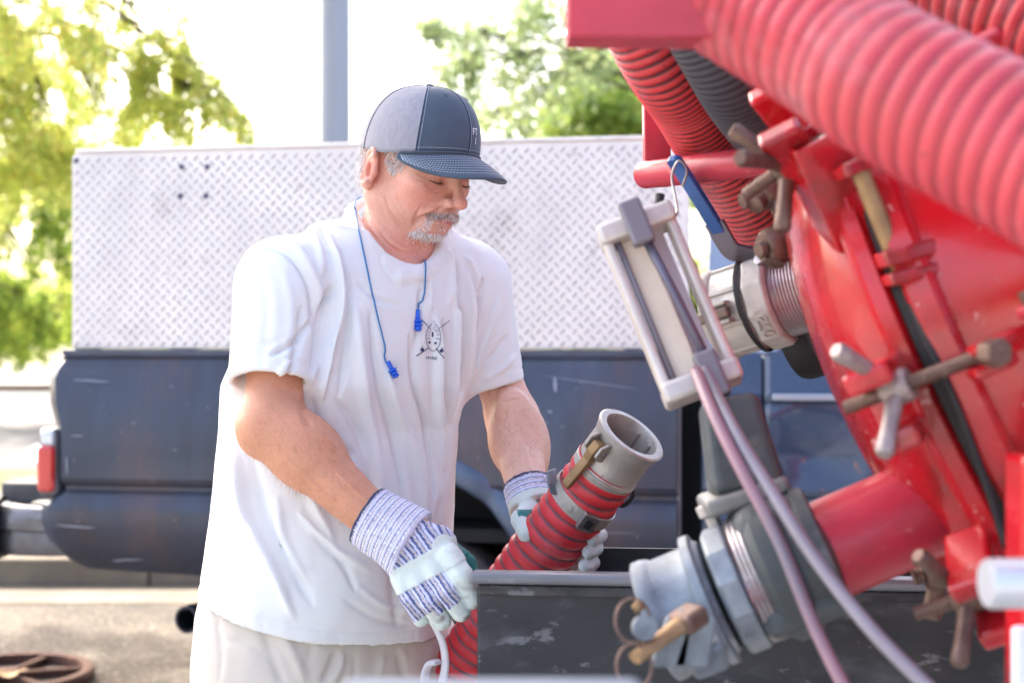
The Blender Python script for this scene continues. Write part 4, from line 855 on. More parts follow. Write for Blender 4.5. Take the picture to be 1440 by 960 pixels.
for u in (-.43, .43): MB().box(G(u, 0, 0), (gw * .13, gh * .98, .04), AXG).build('side_rail', m_gf, gg, bevel=.004)
for v in (-.465, .465): MB().box(G(0, v, .004), (gw * 1.02, gh * .115, .048), AXG).build('end_block', m_gf, gg, bevel=.005)
MB().box(G(-.13, 0, -.006), (gw * .36, gh * .84, .022), AXG).build('glass_tube_panel', M('gauge_panel', C(236, 226, 206), .35, var=C(214, 200, 184), vscale=10), gg, bevel=.002)
MB().box(G(.19, 0, -.012), (gw * .22, gh * .84, .014), AXG).build('backing', M('gauge_backing', C(176, 160, 172), .5), gg)
MB().tube([G(-.01, .46, .032), G(.09, 0, .03), G(.16, -.5, .03)], .0055, 10).build('cover_rod', M('rod_grey', C(104, 100, 116), .4, metal=.5), gg, smooth=True)
MB().tube([G(-.31, .42, .012), G(-.31, -.42, .012)], .004, 8).build('edge_bead', M('bead_grey', C(120, 116, 126), .5), gg, smooth=True)
for v, u in ((.44, -.02), (-.47, .12)): MB().box(G(u, v, .036), (.026, .055, .018), AXG).build('clip', M('clip_grey', C(128, 124, 132), .5, metal=.4), gg, bevel=.004)
MB().tube([G(.46, .5, -.02), G(.40, .56, .0), G(.45, .60, .0)], .006, 8).build('hanger_hook', m_black, gg, smooth=True)

# --- lower gate valve with its pale coupler
m_valve = M('grey_valve_paint', C(80, 86, 88), .6, metal=.15, var=C(54, 58, 60), vscale=9, bump=.0008, bscale=60, rvar=.1, spots=[(22, .6, .74, C(150, 130, 110), .4), (9, .58, .7, C(150, 156, 160), .4)])
gv = empty('gate_valve', P(1090, 850, 1.55)); gv.parent = vt; gv.location = wloc(gv) - wloc(vt)
vA, vB = P(1000, 560, 1.58), P(1105, 800, 1.56)
dvv = (vB - vA).normalized(); sx = Vector((0, 1, 0)).cross(dvv).normalized(); sy = dvv.cross(sx)
def slab(p, q, w0, w1, t0, t1, name, m=m_valve, bev=.01):
    p, q = Vector(p), Vector(q); d = (q - p).normalized(); x_ = Vector((0, 1, 0)).cross(d).normalized(); y_ = d.cross(x_)
    return MB().rings([[p + x_ * i * w0 / 2 + y_ * j * t0 / 2 for i, j in ((-1, -1), (1, -1), (1, 1), (-1, 1))], [q + x_ * i * w1 / 2 + y_ * j * t1 / 2 for i, j in ((-1, -1), (1, -1), (1, 1), (-1, 1))]]).build(name, m, gv, bevel=bev, bseg=3)
slab(P(1022, 560, 1.55), P(1050, 690, 1.53), .062, .078, .05, .07, 'bonnet')
slab(P(1040, 682, 1.53), P(1048, 706, 1.53), .092, .092, .08, .08, 'bonnet_flange', M('flange_grey', C(146, 146, 144), .5, metal=.3, var=C(104, 100, 96), vscale=14), .006)
slab(P(1066, 704, 1.50), P(1128, 872, 1.49), .072, .098, .10, .15, 'gate_housing', bev=.018)
for px, py in ((992, 706), (1080, 672)):
    q = MB().lathe([(.0, 0), (.013, .002), (.013, .014), (.008, .016), (.008, .028)], P(px, py, 1.535), dvv, 6).build('flange_bolt', m_brass if px > 1000 else m_gf, gv, bevel=.001)
vd = (P(925, 872, 1.53) - P(1165, 772, 1.50)).normalized()
oC = P(1012, 836, 1.493); oV = oC - vd * .072
MB().lathe([(.055, -.052), (.070, -.05), (.072, -.038), (.064, -.032), (.064, -.02), (.074, -.012), (.076, .012), (.066, .022)], oV, vd, 56).build('valve_body', m_valve, gv, smooth='auto')
MB().lathe([(.066 + (.0014 if k % 2 else 0), .022 + .0024 * k) for k in range(8)], oV, vd, 48).build('thread', m_steel, gv)
MB().lathe([(.064, .040), (.069, .042), (.069, .062), (.066, .066)], oV, vd, 12).build('hexagon_collar', m_alu_w, gv, bevel=.002)
up2 = (P(960, 760, 1.45) - P(985, 900, 1.47)).normalized()
camlock(oC, vd, .061, .075, m_alu_w, gv, arms=[], up=up2, ribs=0)
MB().lathe([(.060, .0), (.071, .003), (.071, .012), (.060, .015)], oC + vd * .004, vd, 56, cap=(False, False)).build('collar_lip', m_alu_w, gv, smooth='auto')
MB().lathe([(.055, .068), (.0, .069)], oC, vd, 40, cap=(False, False)).build('end_plug', m_alu_w, gv, smooth='auto')
# cam arm, ears and pull rings in front
pv = P(965, 872, 1.38)
a1 = P(893, 925, 1.34)
arm = MB().tube([pv + (pv - a1) * .12, pv.lerp(a1, .4), a1], [.013, .0095, .0085], 10, flat=.75).build('cam_arm', m_brass, gv, smooth='auto')
MB().box(pv.lerp(a1, -.05), (.03, .02, .03), frame(a1 - pv)).build('cam_head', m_rustbolt, arm, bevel=.005)
for px in (948, 978): MB().prism([(-.018, -.03), (.018, -.03), (.014, .02), (0, .03), (-.014, .02)], P(px + 2, 895, 1.385), Vector((1, 0, 0)), Vector((.25, 0, 1)).normalized(), Vector((0, 1, 0)), .010).build('cam_ear', m_alu_w, gv, bevel=.003)
MB().tube([P(940, 874, 1.41), P(990, 890, 1.42)], .005, 10).build('pin', m_steel, gv, smooth='auto')
MB().tube([P(938, 876, 1.40), P(963, 868, 1.40), P(976, 864, 1.40)], .006, 10).build('lock_tab', m_alu_w, gv, smooth='auto')
slab(P(985, 900, 1.40), P(1000, 940, 1.41), .042, .036, .04, .03, 'ear_block', m_alu_w, .006)
for c_, rr_ in ((P(890, 872, 1.36), .0165), (P(892, 936, 1.34), .0165)):
    MB().tube([c_ + Vector((math.cos(t) * rr_ * 1.0, math.sin(t) * .006, math.sin(t) * rr_ * 1.2)) for t in np.linspace(0, 2 * PI, 29)], .0019, 6, cap=(False, False)).build('pull_ring', m_rustbolt, gv, smooth=True)
MB().tube([P(900, 858, 1.36), P(897, 852, 1.36), P(892, 848, 1.36)], .005, 8).build('ring_lug', m_brass, gv, smooth=True)
MB().lathe([(.005, -.004), (.012, -.004), (.012, .004), (.005, .004)], P(906, 882, 1.35), (.2, -1, .1), 16).build('eyelet', m_alu_w, gv, smooth='auto')

# --- two air lines from the gauge down to the right
tag(MB().tube(spline([P(978, 520, 1.53), P(1005, 585, 1.47), P(1045, 665, 1.42), P(1095, 760, 1.38), P(1145, 880, 1.34), P(1200, 990, 1.3)], 10), .0064, 14).build('air_line', M('pinkish_air_line', C(160, 116, 128), .4, coat=.2, var=C(112, 104, 116), vscale=4, vamt=1), smooth=True), 'left of two thin air lines below the gauge, pink where it crosses the valve', 'air line', 'air lines hanging from the gauge')
tag(MB().tube(spline([P(990, 520, 1.54), P(1030, 600, 1.46), P(1085, 690, 1.40), P(1150, 790, 1.34), P(1230, 890, 1.28), P(1330, 990, 1.22)], 10), .0068, 14).build('air_line', m_cable, smooth=True), 'right of two thin air lines below the gauge, grey and reaching the bottom edge', 'air line', 'air lines hanging from the gauge')

# --- black steel trough across the truck's rear
m_trough = M('scuffed_black_steel', C(46, 48, 54), .6, metal=.2, var=C(32, 33, 38), vscale=7, rvar=.15, bump=.001, bscale=50, spots=[(9, .50, .66, C(92, 94, 100), .55), (3.5, .54, .72, C(100, 84, 68), .5), (26, .60, .66, C(136, 138, 144), .45)], stretch=(.6, 1, 1.4))
tr = empty('tray', P(1000, 960, 1.95)); tr.parent = vt; tr.location = wloc(tr) - wloc(vt)
q0, q1 = P(673, 812, 1.93), P(1500, 826, 1.78); X_ = (q1 - q0); Lx = X_.length; X_.normalize(); Y_ = Vector((-X_.y, X_.x, 0)); AT = (X_, Y_, Vector((0, 0, 1)))
mid = (q0 + q1) / 2
MB().box(mid + Vector((0, 0, -.19)), (Lx, .010, .40), AT).build('tray_face', m_trough, tr, bevel=.002)
MB().box(mid + Vector((0, 0, .003)) - Y_ * .008 - X_ * .003, (Lx + .012, .032, .016), AT).build('tray_lip', M('lip_steel', C(128, 130, 140), .4, metal=.35, var=C(80, 80, 88), vscale=10, spots=[(30, .6, .7, C(160, 162, 168), .5)], stretch=(.3, 1, 1)), tr, bevel=.006, bseg=3)
MB().box(mid + Vector((0, 0, -.014)) - Y_ * .0085, (Lx - .004, .010, .014), AT).build('lip_return', m_trough, tr, bevel=.002)
MB().box(mid + Vector((0, 0, -.19)) + Y_ * .30 + X_ * .06, (Lx - .12, .008, .38), AT).build('tray_back', m_trough, tr)
MB().box(mid + Vector((0, 0, -.38)) + Y_ * .15, (Lx, .31, .008), AT).build('tray_bottom', m_trough, tr)
MB().box(q0 + Vector((0, 0, -.20)) + Y_ * .06, (.008, .10, .37), AT).build('tray_end', m_trough, tr)
# near rail, out of focus along the bottom
nr = MB().box(P(692, 983, .80), (.172, .05, .014)).build('near_rail', M('near_rail_paint', C(104, 118, 136), .5, metal=.2), vt, bevel=.005)
# ================================================================== THE MAN
man = empty('person', (-.25, 2.28, 0), 'man in grey mesh cap, white t-shirt and striped work gloves leaning over a red hose', 'person')
# head frame: l to his left, f forward, u up
psi, pit, rol = math.radians(50), math.radians(14), math.radians(0)
hF = Vector((math.cos(pit) * math.sin(psi), -math.cos(pit) * math.cos(psi), -math.sin(pit)))
hL = Vector((math.cos(psi), math.sin(psi), 0)); hU = hL.cross(hF) * -1
hU = hU if hU.z > 0 else -hU
hO = P(580, 240, 2.24); HA = np.array([list(hL), list(hF), list(hU)], dtype=f32); HOn = A3(hO)
def HW(l, f, u): return hO + hL * l + hF * f + hU * u
def tohead(V): return (V - np.array(hO)) @ HA.T.astype(float)
def unwarp(u): return np.where(u < -.038, -.038 + (u + .038) / WRP, u)
WRP = .72
def unw(q):
    q = q.copy(); q[:, 1] += .27 * np.clip(-.036 - q[:, 2], 0, .08) * (q[:, 1] > 0); q[:, 2] = unwarp(q[:, 2]); return q
class Hd:
    """primitive given in head coordinates"""
    def __init__(s, q): s.q = q; s.c = (HOn + q.c @ HA).astype(f32); s.R = q.R
    def __call__(s, p):
        q = ((p - HOn) @ HA.T).astype(f32); q = unw(q); return s.q(q)
body = SDF()
def hadd(q, k=0): body.add(Hd(q), k)
def hsub(q, k=0): body.sub(Hd(q), k)
# torso core, neck, arms
yawT = math.radians(40)
neckB, neckT = P(551, 372, 2.268), HW(0, -.022, -.035)
SR, ER, WR = P(402, 400, 2.15), P(381, 598, 2.055), P(522, 724, 2.015)
SL, EL, WL = P(655, 402, 2.37), P(722, 592, 2.385), P(742, 690, 2.255)
body.add(Cone(P(530, 420, 2.29), P(500, 560, 2.28), .085, .09)); body.add(Cone(P(500, 560, 2.28), P(470, 860, 2.3), .09, .10), .03)
body.add(Cone(neckB, P(542, 432, 2.275), .066, .088), .03)
body.add(Cone(P(530, 420, 2.28), SR, .05, .044), .04); body.add(Cone(P(530, 420, 2.28), SL, .05, .05), .04)
def arm(S, E, W, rs, side):
    d = (W - E).normalized(); u = (E - S).normalized()
    body.add(Cone(S, S.lerp(E, .55), rs[0], rs[1]), .02); body.add(Cone(S.lerp(E, .5), E, rs[1], rs[2]), .02)
    body.add(Cone(E, E.lerp(W, .35), rs[2], rs[3]), .025); body.add(Cone(E.lerp(W, .3), W, rs[3], rs[4]), .02)
arm(SR, ER, WR, (.042, .041, .0435, .0440, .0325), -1); arm(SL, EL, WL, (.042, .038, .0410, .0415, .0315), 1)
body.add(Ell(ER + Vector((-.018, .012, -.012)), (.027, .030, .031)), .02)                       # point of the elbow
body.add(Ell(ER.lerp(WR, .30) + Vector((.012, 0, .012)), (.05, .034, .033), [(WR - ER), (0, 1, 0), (WR - ER).cross(Vector((0, 1, 0)))]), .03)
body.add(Ell(EL.lerp(WL, .32) + Vector((.006, 0, .0)), (.05, .036, .039), [(WL - EL), (0, 1, 0), (WL - EL).cross(Vector((0, 1, 0)))]), .03)
# neck
body.add(Cone(neckT, neckB, .048, .056), .028)
body.add(Hd(Cone((0, .045, -.082), (0, .018, -.15), .022, .03)), .04)                                 # under the chin and throat
body.add(Cone(HW(-.058, -.02, -.045), P(575, 384, 2.215), .013, .012), .022)                           # sternomastoid
body.add(Cone(HW(.05, -.02, -.045), P(590, 382, 2.25), .013, .012), .022)
# skull and face
hadd(Ell((0, -.001, .040), (.071, .088, .076)), .03)
hadd(Ell((0, -.028, .0), (.060, .056, .06)), .03)
hadd(Ell((0, .034, -.028), (.053, .057, .078)), .028)
for s in (-1, 1):
    hadd(Cone((s * .046, .0, -.050), (s * .016, .064, -.094), .020, .016), .026)
    hadd(Ell((s * .043, .054, -.014), (.021, .026, .019)), .022)
    hadd(Ell((s * .035, .044, -.052), (.019, .030, .030)), .024)
hadd(Ell((0, .077, -.098), (.023, .018, .019)), .02)
hadd(Ell((0, .050, .042), (.056, .044, .045)), .03)
for s in (-1, 1): hadd(Cone((s * .045, .070, .026), (s * .010, .090, .022), .009, .010), .014)
for s in (-1, 1):
    hsub(Ell((s * .031, .102, .004), (.019, .015, .0125)), .016)
    hadd(Ell((s * .031, .0745, .001), (.0150, .0150, .0130)), .005)
hadd(Ell((0, .081, -.066), (.028, .021, .026)), .018)
hadd(Cone((0, .088, .014), (0, .109, -.026), .0068, .0088), .010)
hadd(Ell((0, .1115, -.033), (.0118, .0125, .0110)), .008)
for s in (-1, 1):
    hadd(Ell((s * .0142, .1005, -.0355), (.0074, .0115, .0092)), .004); hsub(Ell((s * .0072, .1095, -.0445), (.0042, .007, .0042)), .003)
for s in (-1, 1):
    hadd(Cone((0, .1035, -.0675), (s * .022, .090, -.0735), .0062, .0035), .006); hadd(Cone((0, .1005, -.0795), (s * .019, .089, -.0765), .0068, .0035), .005)
for s in (-1, 1): hsub(Cone((0, .1090, -.0735), (s * .023, .0945, -.0752), .0024, .0022), .003)
hsub(Cone((-.013, .0995, -.0895), (.013, .0995, -.0895), .0045, .0045), .008)
# ears
for s in (-1, 1):
    ea = [Vector((s * 1, -.35, 0)).normalized(), Vector((s * .35, 1, -.18)).normalized(), Vector((0, .18, 1)).normalized()]
    cE = Vector((s * .073, -.014, -.004))
    hadd(Ell(cE + Vector((s * .002, 0, 0)), (.0060, .0165, .0290), ea), .006)
    ring = [cE + ea[0] * (.0068 - .002 * math.cos(t)) + ea[1] * (-math.cos(t) * .0160) + ea[2] * (math.sin(t) * .0285 + .001) for t in np.linspace(-2.2, 2.35, 12)]
    for a, b_ in zip(ring, ring[1:]): hadd(Cone(a, b_, .0040, .0040), .003)
    ah = [cE + ea[0] * .0052 + ea[1] * (-math.cos(t) * .0085 + .001) + ea[2] * (math.sin(t) * .017 - .001) for t in np.linspace(-1.2, 1.5, 7)]
    for a, b_ in zip(ah, ah[1:]): hadd(Cone(a, b_, .0030, .0030), .003)
    hsub(Ell(cE + ea[0] * .0075 + ea[1] * .003 + ea[2] * -.004, (.0100, .0074, .0115), ea), .002)
    hadd(Ell(cE + ea[0] * .003 + ea[1] * .006 + ea[2] * -.027, (.0055, .0080, .0085), ea), .005)
    hadd(Ell(cE + ea[0] * .001 + ea[1] * .0135 + ea[2] * -.004, (.005, .0045, .0065), ea), .004)
V, F = nets(body, .0017, B=16)
V = smooth_mesh(V, F, 2, .35)

def folds(V, N, strokes, view=True, minface=.05):
    """raise or sink narrow creases; strokes: (points in photograph pixels, width px, height m) followed on the surface facing the camera"""
    px = topix(V); D = np.zeros(len(V)); toc = np.array([0, 0, CAMH]) - V; toc /= np.linalg.norm(toc, axis=1, keepdims=True); fc = np.clip(((N * toc).sum(1) - minface) / .2, 0, 1)
    for pts, w, h in strokes:
        sp = [(p.x, p.z) for p in spline([(x, 0, y) for x, y in pts], 6)] if len(pts) > 2 else pts
        q = np.array(sp, float); best = np.full(len(V), 1e9); tt = np.zeros(len(V)); tot = len(q) - 1
        lo = q.min(0) - w * 3; hi = q.max(0) + w * 3; m = (px > lo).all(1) & (px < hi).all(1) & (fc > 0)
        if not m.any(): continue
        p = px[m]; bb = np.full(len(p), 1e9); t2 = np.zeros(len(p))
        for i in range(tot):
            a, b_ = q[i], q[i + 1]; ab = b_ - a; L2 = max(ab @ ab, 1e-6); t = np.clip(((p - a) @ ab) / L2, 0, 1); d = np.linalg.norm(p - a - t[:, None] * ab, axis=1)
            u = d < bb; bb[u] = d[u]; t2[u] = (i + t[u]) / tot
        fade = np.clip(np.minimum(t2, 1 - t2) * 5, 0, 1) ** .7; ww = w * (.55 + .45 * fade)
        D[m] += h * np.exp(-(bb / ww) ** 2) * (.15 + .85 * fade)
    return V + N * (D * fc)[:, None]
N = vnormals(V, F)
face = [([(624, 290), (610, 299), (597, 304), (584, 312), (578, 324)], 2.4, -.0026), ([(592, 290), (585, 303), (581, 318)], 1.8, -.0016), ([(616, 292), (600, 298), (588, 302)], 3.5, .0013),
        ([(541, 272), (548, 296), (560, 318)], 1.7, -.0011), ([(551, 280), (560, 298), (571, 314)], 1.7, -.0012), ([(545, 292), (555, 312), (566, 326)], 1.7, -.0010), ([(558, 276), (566, 290), (574, 304)], 1.5, -.0007), ([(536, 285), (541, 305), (550, 322)], 1.6, -.0008),
        ([(596, 254), (605, 263), (619, 267)], 1.5, -.0012), ([(600, 262), (611, 269), (625, 270)], 1.4, -.0009), ([(586, 243), (594, 247), (600, 252)], 1.2, -.0008), ([(584, 250), (591, 253), (599, 256)], 1.2, -.0006), ([(588, 262), (595, 262), (601, 259)], 1.2, -.0005), ([(602, 249), (613, 250), (626, 256)], 1.3, -.0014), ([(604, 256), (614, 260), (626, 261)], 1.6, .0009),
        ([(533, 312), (553, 333), (578, 349)], 2.0, -.0018), ([(518, 300), (529, 325), (548, 346), (575, 361)], 2.0, -.0020), ([(512, 326), (530, 350), (560, 369)], 2.0, -.0016), ([(528, 306), (545, 330), (566, 345)], 1.5, -.0008), ([(548, 345), (565, 354), (586, 356)], 1.7, -.0014), ([(507, 296), (515, 318), (530, 338)], 1.8, -.0012), ([(525, 330), (545, 350), (570, 366)], 1.4, -.0008),
        ([(604, 318), (598, 327), (601, 337)], 1.8, -.0012), ([(636, 262), (634, 275), (631, 284)], 2.2, -.0009),
        # arms: elbow creases, tendons, veins
        ([(425, 560), (428, 585), (440, 600)], 5, -.002), ([(440, 690), (470, 715), (498, 735)], 3, .0014), ([(400, 640), (440, 680), (480, 712)], 2.2, .0009), ([(470, 660), (500, 690), (520, 704)], 2.0, .0009),
        ([(712, 575), (708, 590), (700, 600)], 2.5, -.0022), ([(704, 566), (722, 562), (730, 560)], 1.5, -.0012), ([(702, 598), (716, 606)], 2, -.001), ([(735, 620), (745, 650), (750, 672)], 2.2, .0010)]
V = folds(V, N, [(a_, w_ * 1.05, h_ * (.9 if 238 < a_[0][1] < 266 and a_[0][0] > 580 else 1.75)) for a_, w_, h_ in face]); N = vnormals(V, F)
hl = unw(tohead(V))
V = V + N * (noise3(V, 260, 2, 2) * .00022 + noise3(V, 60, 7, 2) * .0005)[:, None]
base_s = np.array(C(226, 170, 148)); red_s = np.array(C(206, 104, 92)); tan_s = np.array(C(206, 142, 108)); pale_s = np.array(C(236, 196, 176))
K_ = np.tile(base_s, (len(V), 1))
def mixc(K_, c, w): return K_ * (1 - w[:, None]) + np.array(c) * w[:, None]
def blob(c, r, V_=None): q = ((hl if V_ is None else V_) - np.array(c)) / np.array(r); return np.exp(-(q * q).sum(1))
inh = (np.linalg.norm(hl, axis=1) < .2)
K_ = mixc(K_, red_s, .55 * inh * np.clip(blob((-.04, .06, -.03), (.03, .03, .03)) + blob((.04, .06, -.03), (.03, .03, .03)) + 0.6 * blob((0, .115, -.033), (.018, .02, .018)) + .8 * blob((-.08, -.01, 0), (.02, .02, .03)), 0, 1))
K_ = mixc(K_, red_s, .5 * inh * np.clip((-.075 - hl[:, 2]) / .05, 0, 1) * (.5 + .5 * noise3(V, 30, 3)))
lipm = np.clip(blob((0, .103, -.0735), (.022, .014, .0085)) * 1.6 - .35, 0, 1) * inh; K_ = mixc(K_, C(196, 104, 106), np.clip(lipm, 0, .85))
arR = np.clip((.0 - (V[:, 0] + .0)) * 30, 0, 1) * (V[:, 2] < 1.36) * ~inh; K_ = mixc(K_, tan_s, .8 * arR)
arL = (V[:, 0] > -.06) * (V[:, 2] < 1.36) * 1.0; K_ = mixc(K_, pale_s, .6 * arL)
stub = np.clip(blob((0, .085, -.09), (.04, .04, .028)) + blob((0, .1, -.057), (.03, .02, .01)), 0, 1) * inh; K_ = mixc(K_, C(176, 140, 134), .45 * stub)
for s__ in (-1, 1): K_ = mixc(K_, C(190, 84, 74), .5 * inh * np.clip(blob((s__ * .076, -.012, -.006), (.012, .010, .014)), 0, 1))
K_ = mixc(K_, C(150, 80, 70), .35 * inh * np.clip(blob((-.031, .09, -.008), (.02, .02, .007)), 0, 1))
K_ *= (1 + .07 * noise3(V, 45, 9, 3))[:, None]
m_skin = M('skin', (1, 1, 1), .5, vcol=True, sss=.06, spec=.5, rvar=.1, vscale=30, spots=[(60, .52, .72, C(206, 120, 100), .35), (300, .56, .68, C(190, 100, 80), .45), (700, .60, .70, C(140, 80, 60), .45)], bump=.0007, bscale=380)
mesh_obj('body', V, F, m_skin, man, True, cols=K_)
BV, BF = V, F
# lower legs and shoes (below the shorts)
def leg(hip, knee, ankle, toe):
    s = SDF(); s.add(Cone(knee + Vector((0, 0, .05)), knee.lerp(ankle, .35), .056, .058)); s.add(Cone(knee.lerp(ankle, .3), ankle, .058, .038), .02)
    v, f = nets(s, .006); mesh_obj('lower_leg', v, f, m_skin, man, True, cols=np.tile(tan_s, (len(v), 1)))
    s = SDF(); d = (toe - ankle); d.z = 0; d.normalize(); a0 = Vector((ankle.x, ankle.y, .05))
    s.add(Cone(a0 - d * .04, a0 + d * .15, .05, .042)); s.add(Cone(a0 + Vector((0, 0, .02)), a0 + Vector((0, 0, .10)), .05, .05), .03); s.cut(Plane((0, 0, .004), (0, 0, -1)))
    v, f = nets(s, .005); mesh_obj('boot', v, f, M('boot_leather', C(120, 90, 66), .6, var=C(80, 60, 46), vscale=20), man, True)
kR, kL = Vector((-.36, 2.22, .50)), Vector((-.16, 2.36, .50))
fw = Vector((math.sin(yawT), -math.cos(yawT), 0))
leg(None, kR, Vector((-.38, 2.26, .09)), Vector((-.3, 2.1, 0))); leg(None, kL, Vector((-.17, 2.42, .09)), Vector((0, 2.3, 0)))

# ---------------------------------------------------------------- t-shirt
class Sub:
    def __init__(s, sdf): s.s = sdf; lo, hi = sdf.bounds(); s.c = A3((lo + hi) / 2); s.R = float(np.linalg.norm(hi - lo) / 2)
    def __call__(s, p): return s.s.ev(p)
def row(py, x0, x1, D, ratio=1.3, kz=2000, a=None):
    z = CAMH - (py - 480) * D / 2000; half = (x1 - x0) / 2 * D / 2000; c, sn = math.cos(yawT), math.sin(yawT)
    b_ = half / math.sqrt((ratio * c) ** 2 + sn ** 2); return (z, ((x0 + x1) / 2 - 720) * D / 2000, D, ratio * b_, b_, yawT)
rows_t = [row(330, 455, 625, 2.28, 1.5), row(350, 425, 650, 2.28, 1.6), row(385, 392, 668, 2.275, 1.7), row(430, 372, 672, 2.27, 1.6), row(480, 352, 664, 2.265, 1.5), row(540, 326, 650, 2.26, 1.4),
          row(600, 322, 636, 2.27, 1.35), row(660, 316, 634, 2.265, 1.3), row(720, 310, 634, 2.26, 1.25), row(780, 301, 630, 2.26, 1.2), row(830, 293, 624, 2.26, 1.2), row(880, 290, 614, 2.265, 1.2), row(950, 284, 608, 2.27, 1.2)]
shirt = SDF(); tors = Stack(rows_t, 2.25); shirt.add(tors)
shirt.add(Cone(P(512, 342, 2.29), SR + Vector((.006, 0, .0)), .044, .062), .05); shirt.add(Cone(P(598, 352, 2.31), SL + Vector((-.004, 0, .0)), .042, .068), .05)
nA, nB_ = P(556, 345, 2.27), HW(0, -.03, -.06)
def sleeve(S, E, u, r0, r1, tilt):
    s = SDF(); e = S.lerp(E, u); s.add(Cone(S, S.lerp(E, u + .3), r0, r1 - .002)); ax_ = ((E - S).normalized() + tilt).normalized(); s.cut(Plane(e, ax_)); s.sub(Cone(S.lerp(E, u - .16), S.lerp(E, u + .5), r1 - .010, r1 - .006)); return s, e, ax_
sR, eR, axR = sleeve(SR + Vector((-.004, -.012, -.004)), P(374, 604, 2.05), .70, .071, .063, Vector((0.02, 0, .0)))
sL, eL, axL = sleeve(SL, P(706, 600, 2.37), .725, .074, .050, Vector((.03, 0, .0)))
shirt.add(Sub(sR), .03); shirt.add(Sub(sL), .03)
hem = [P(279, 812, 2.33), P(490, 912, 2.09), P(604, 902, 2.22)]; hn = (hem[1] - hem[0]).cross(hem[2] - hem[0]).normalized(); hn = hn if hn.z < 0 else -hn
shirt.cut(Plane(hem[0], hn))
shirt.sub(Stack([(r[0], r[1], r[2], r[3] - .008, r[4] - .008, r[5]) for r in rows_t if r[0] < .98], 2.25), 0)
# neck opening with its ribbed band
rc = P(557, 337, 2.265); rp = [P(562, 384, 2.175), P(530, 366, 2.19), P(506, 330, 2.225), P(498, 296, 2.28), P(520, 284, 2.345), P(565, 292, 2.37), P(605, 315, 2.345), P(619, 343, 2.28), P(600, 374, 2.21)]
rcen = sum(rp, Vector()) / len(rp); nn = Vector()
for a, b_ in zip(rp, rp[1:] + rp[:1]): nn += (a - rcen).cross(b_ - rcen)
nn.normalize(); nn = nn if nn.z > 0 else -nn
rloop = spline(rp + [rp[0]], 4)
fb = (rp[0] - rp[4]); fb = (fb - nn * fb.dot(nn)).normalized(); lt = nn.cross(fb)
shirt.sub(Box(rcen + nn * .075, (.0625, .104, .095), .06, (lt, fb, nn)), .008)
for a, b_ in zip(rloop, rloop[1:]): shirt.add(Cone(a, b_, .0052, .0052), .006)
for a, b_ in zip(rloop, rloop[1:]): shirt.add(Cone(a + (a - rcen).normalized() * .009 - nn * .006, b_ + (b_ - rcen).normalized() * .009 - nn * .006, .0046, .0046), .008)
V, F = nets(shirt, .0036); V = smooth_mesh(V, F, 2, .4); N = vnormals(V, F)
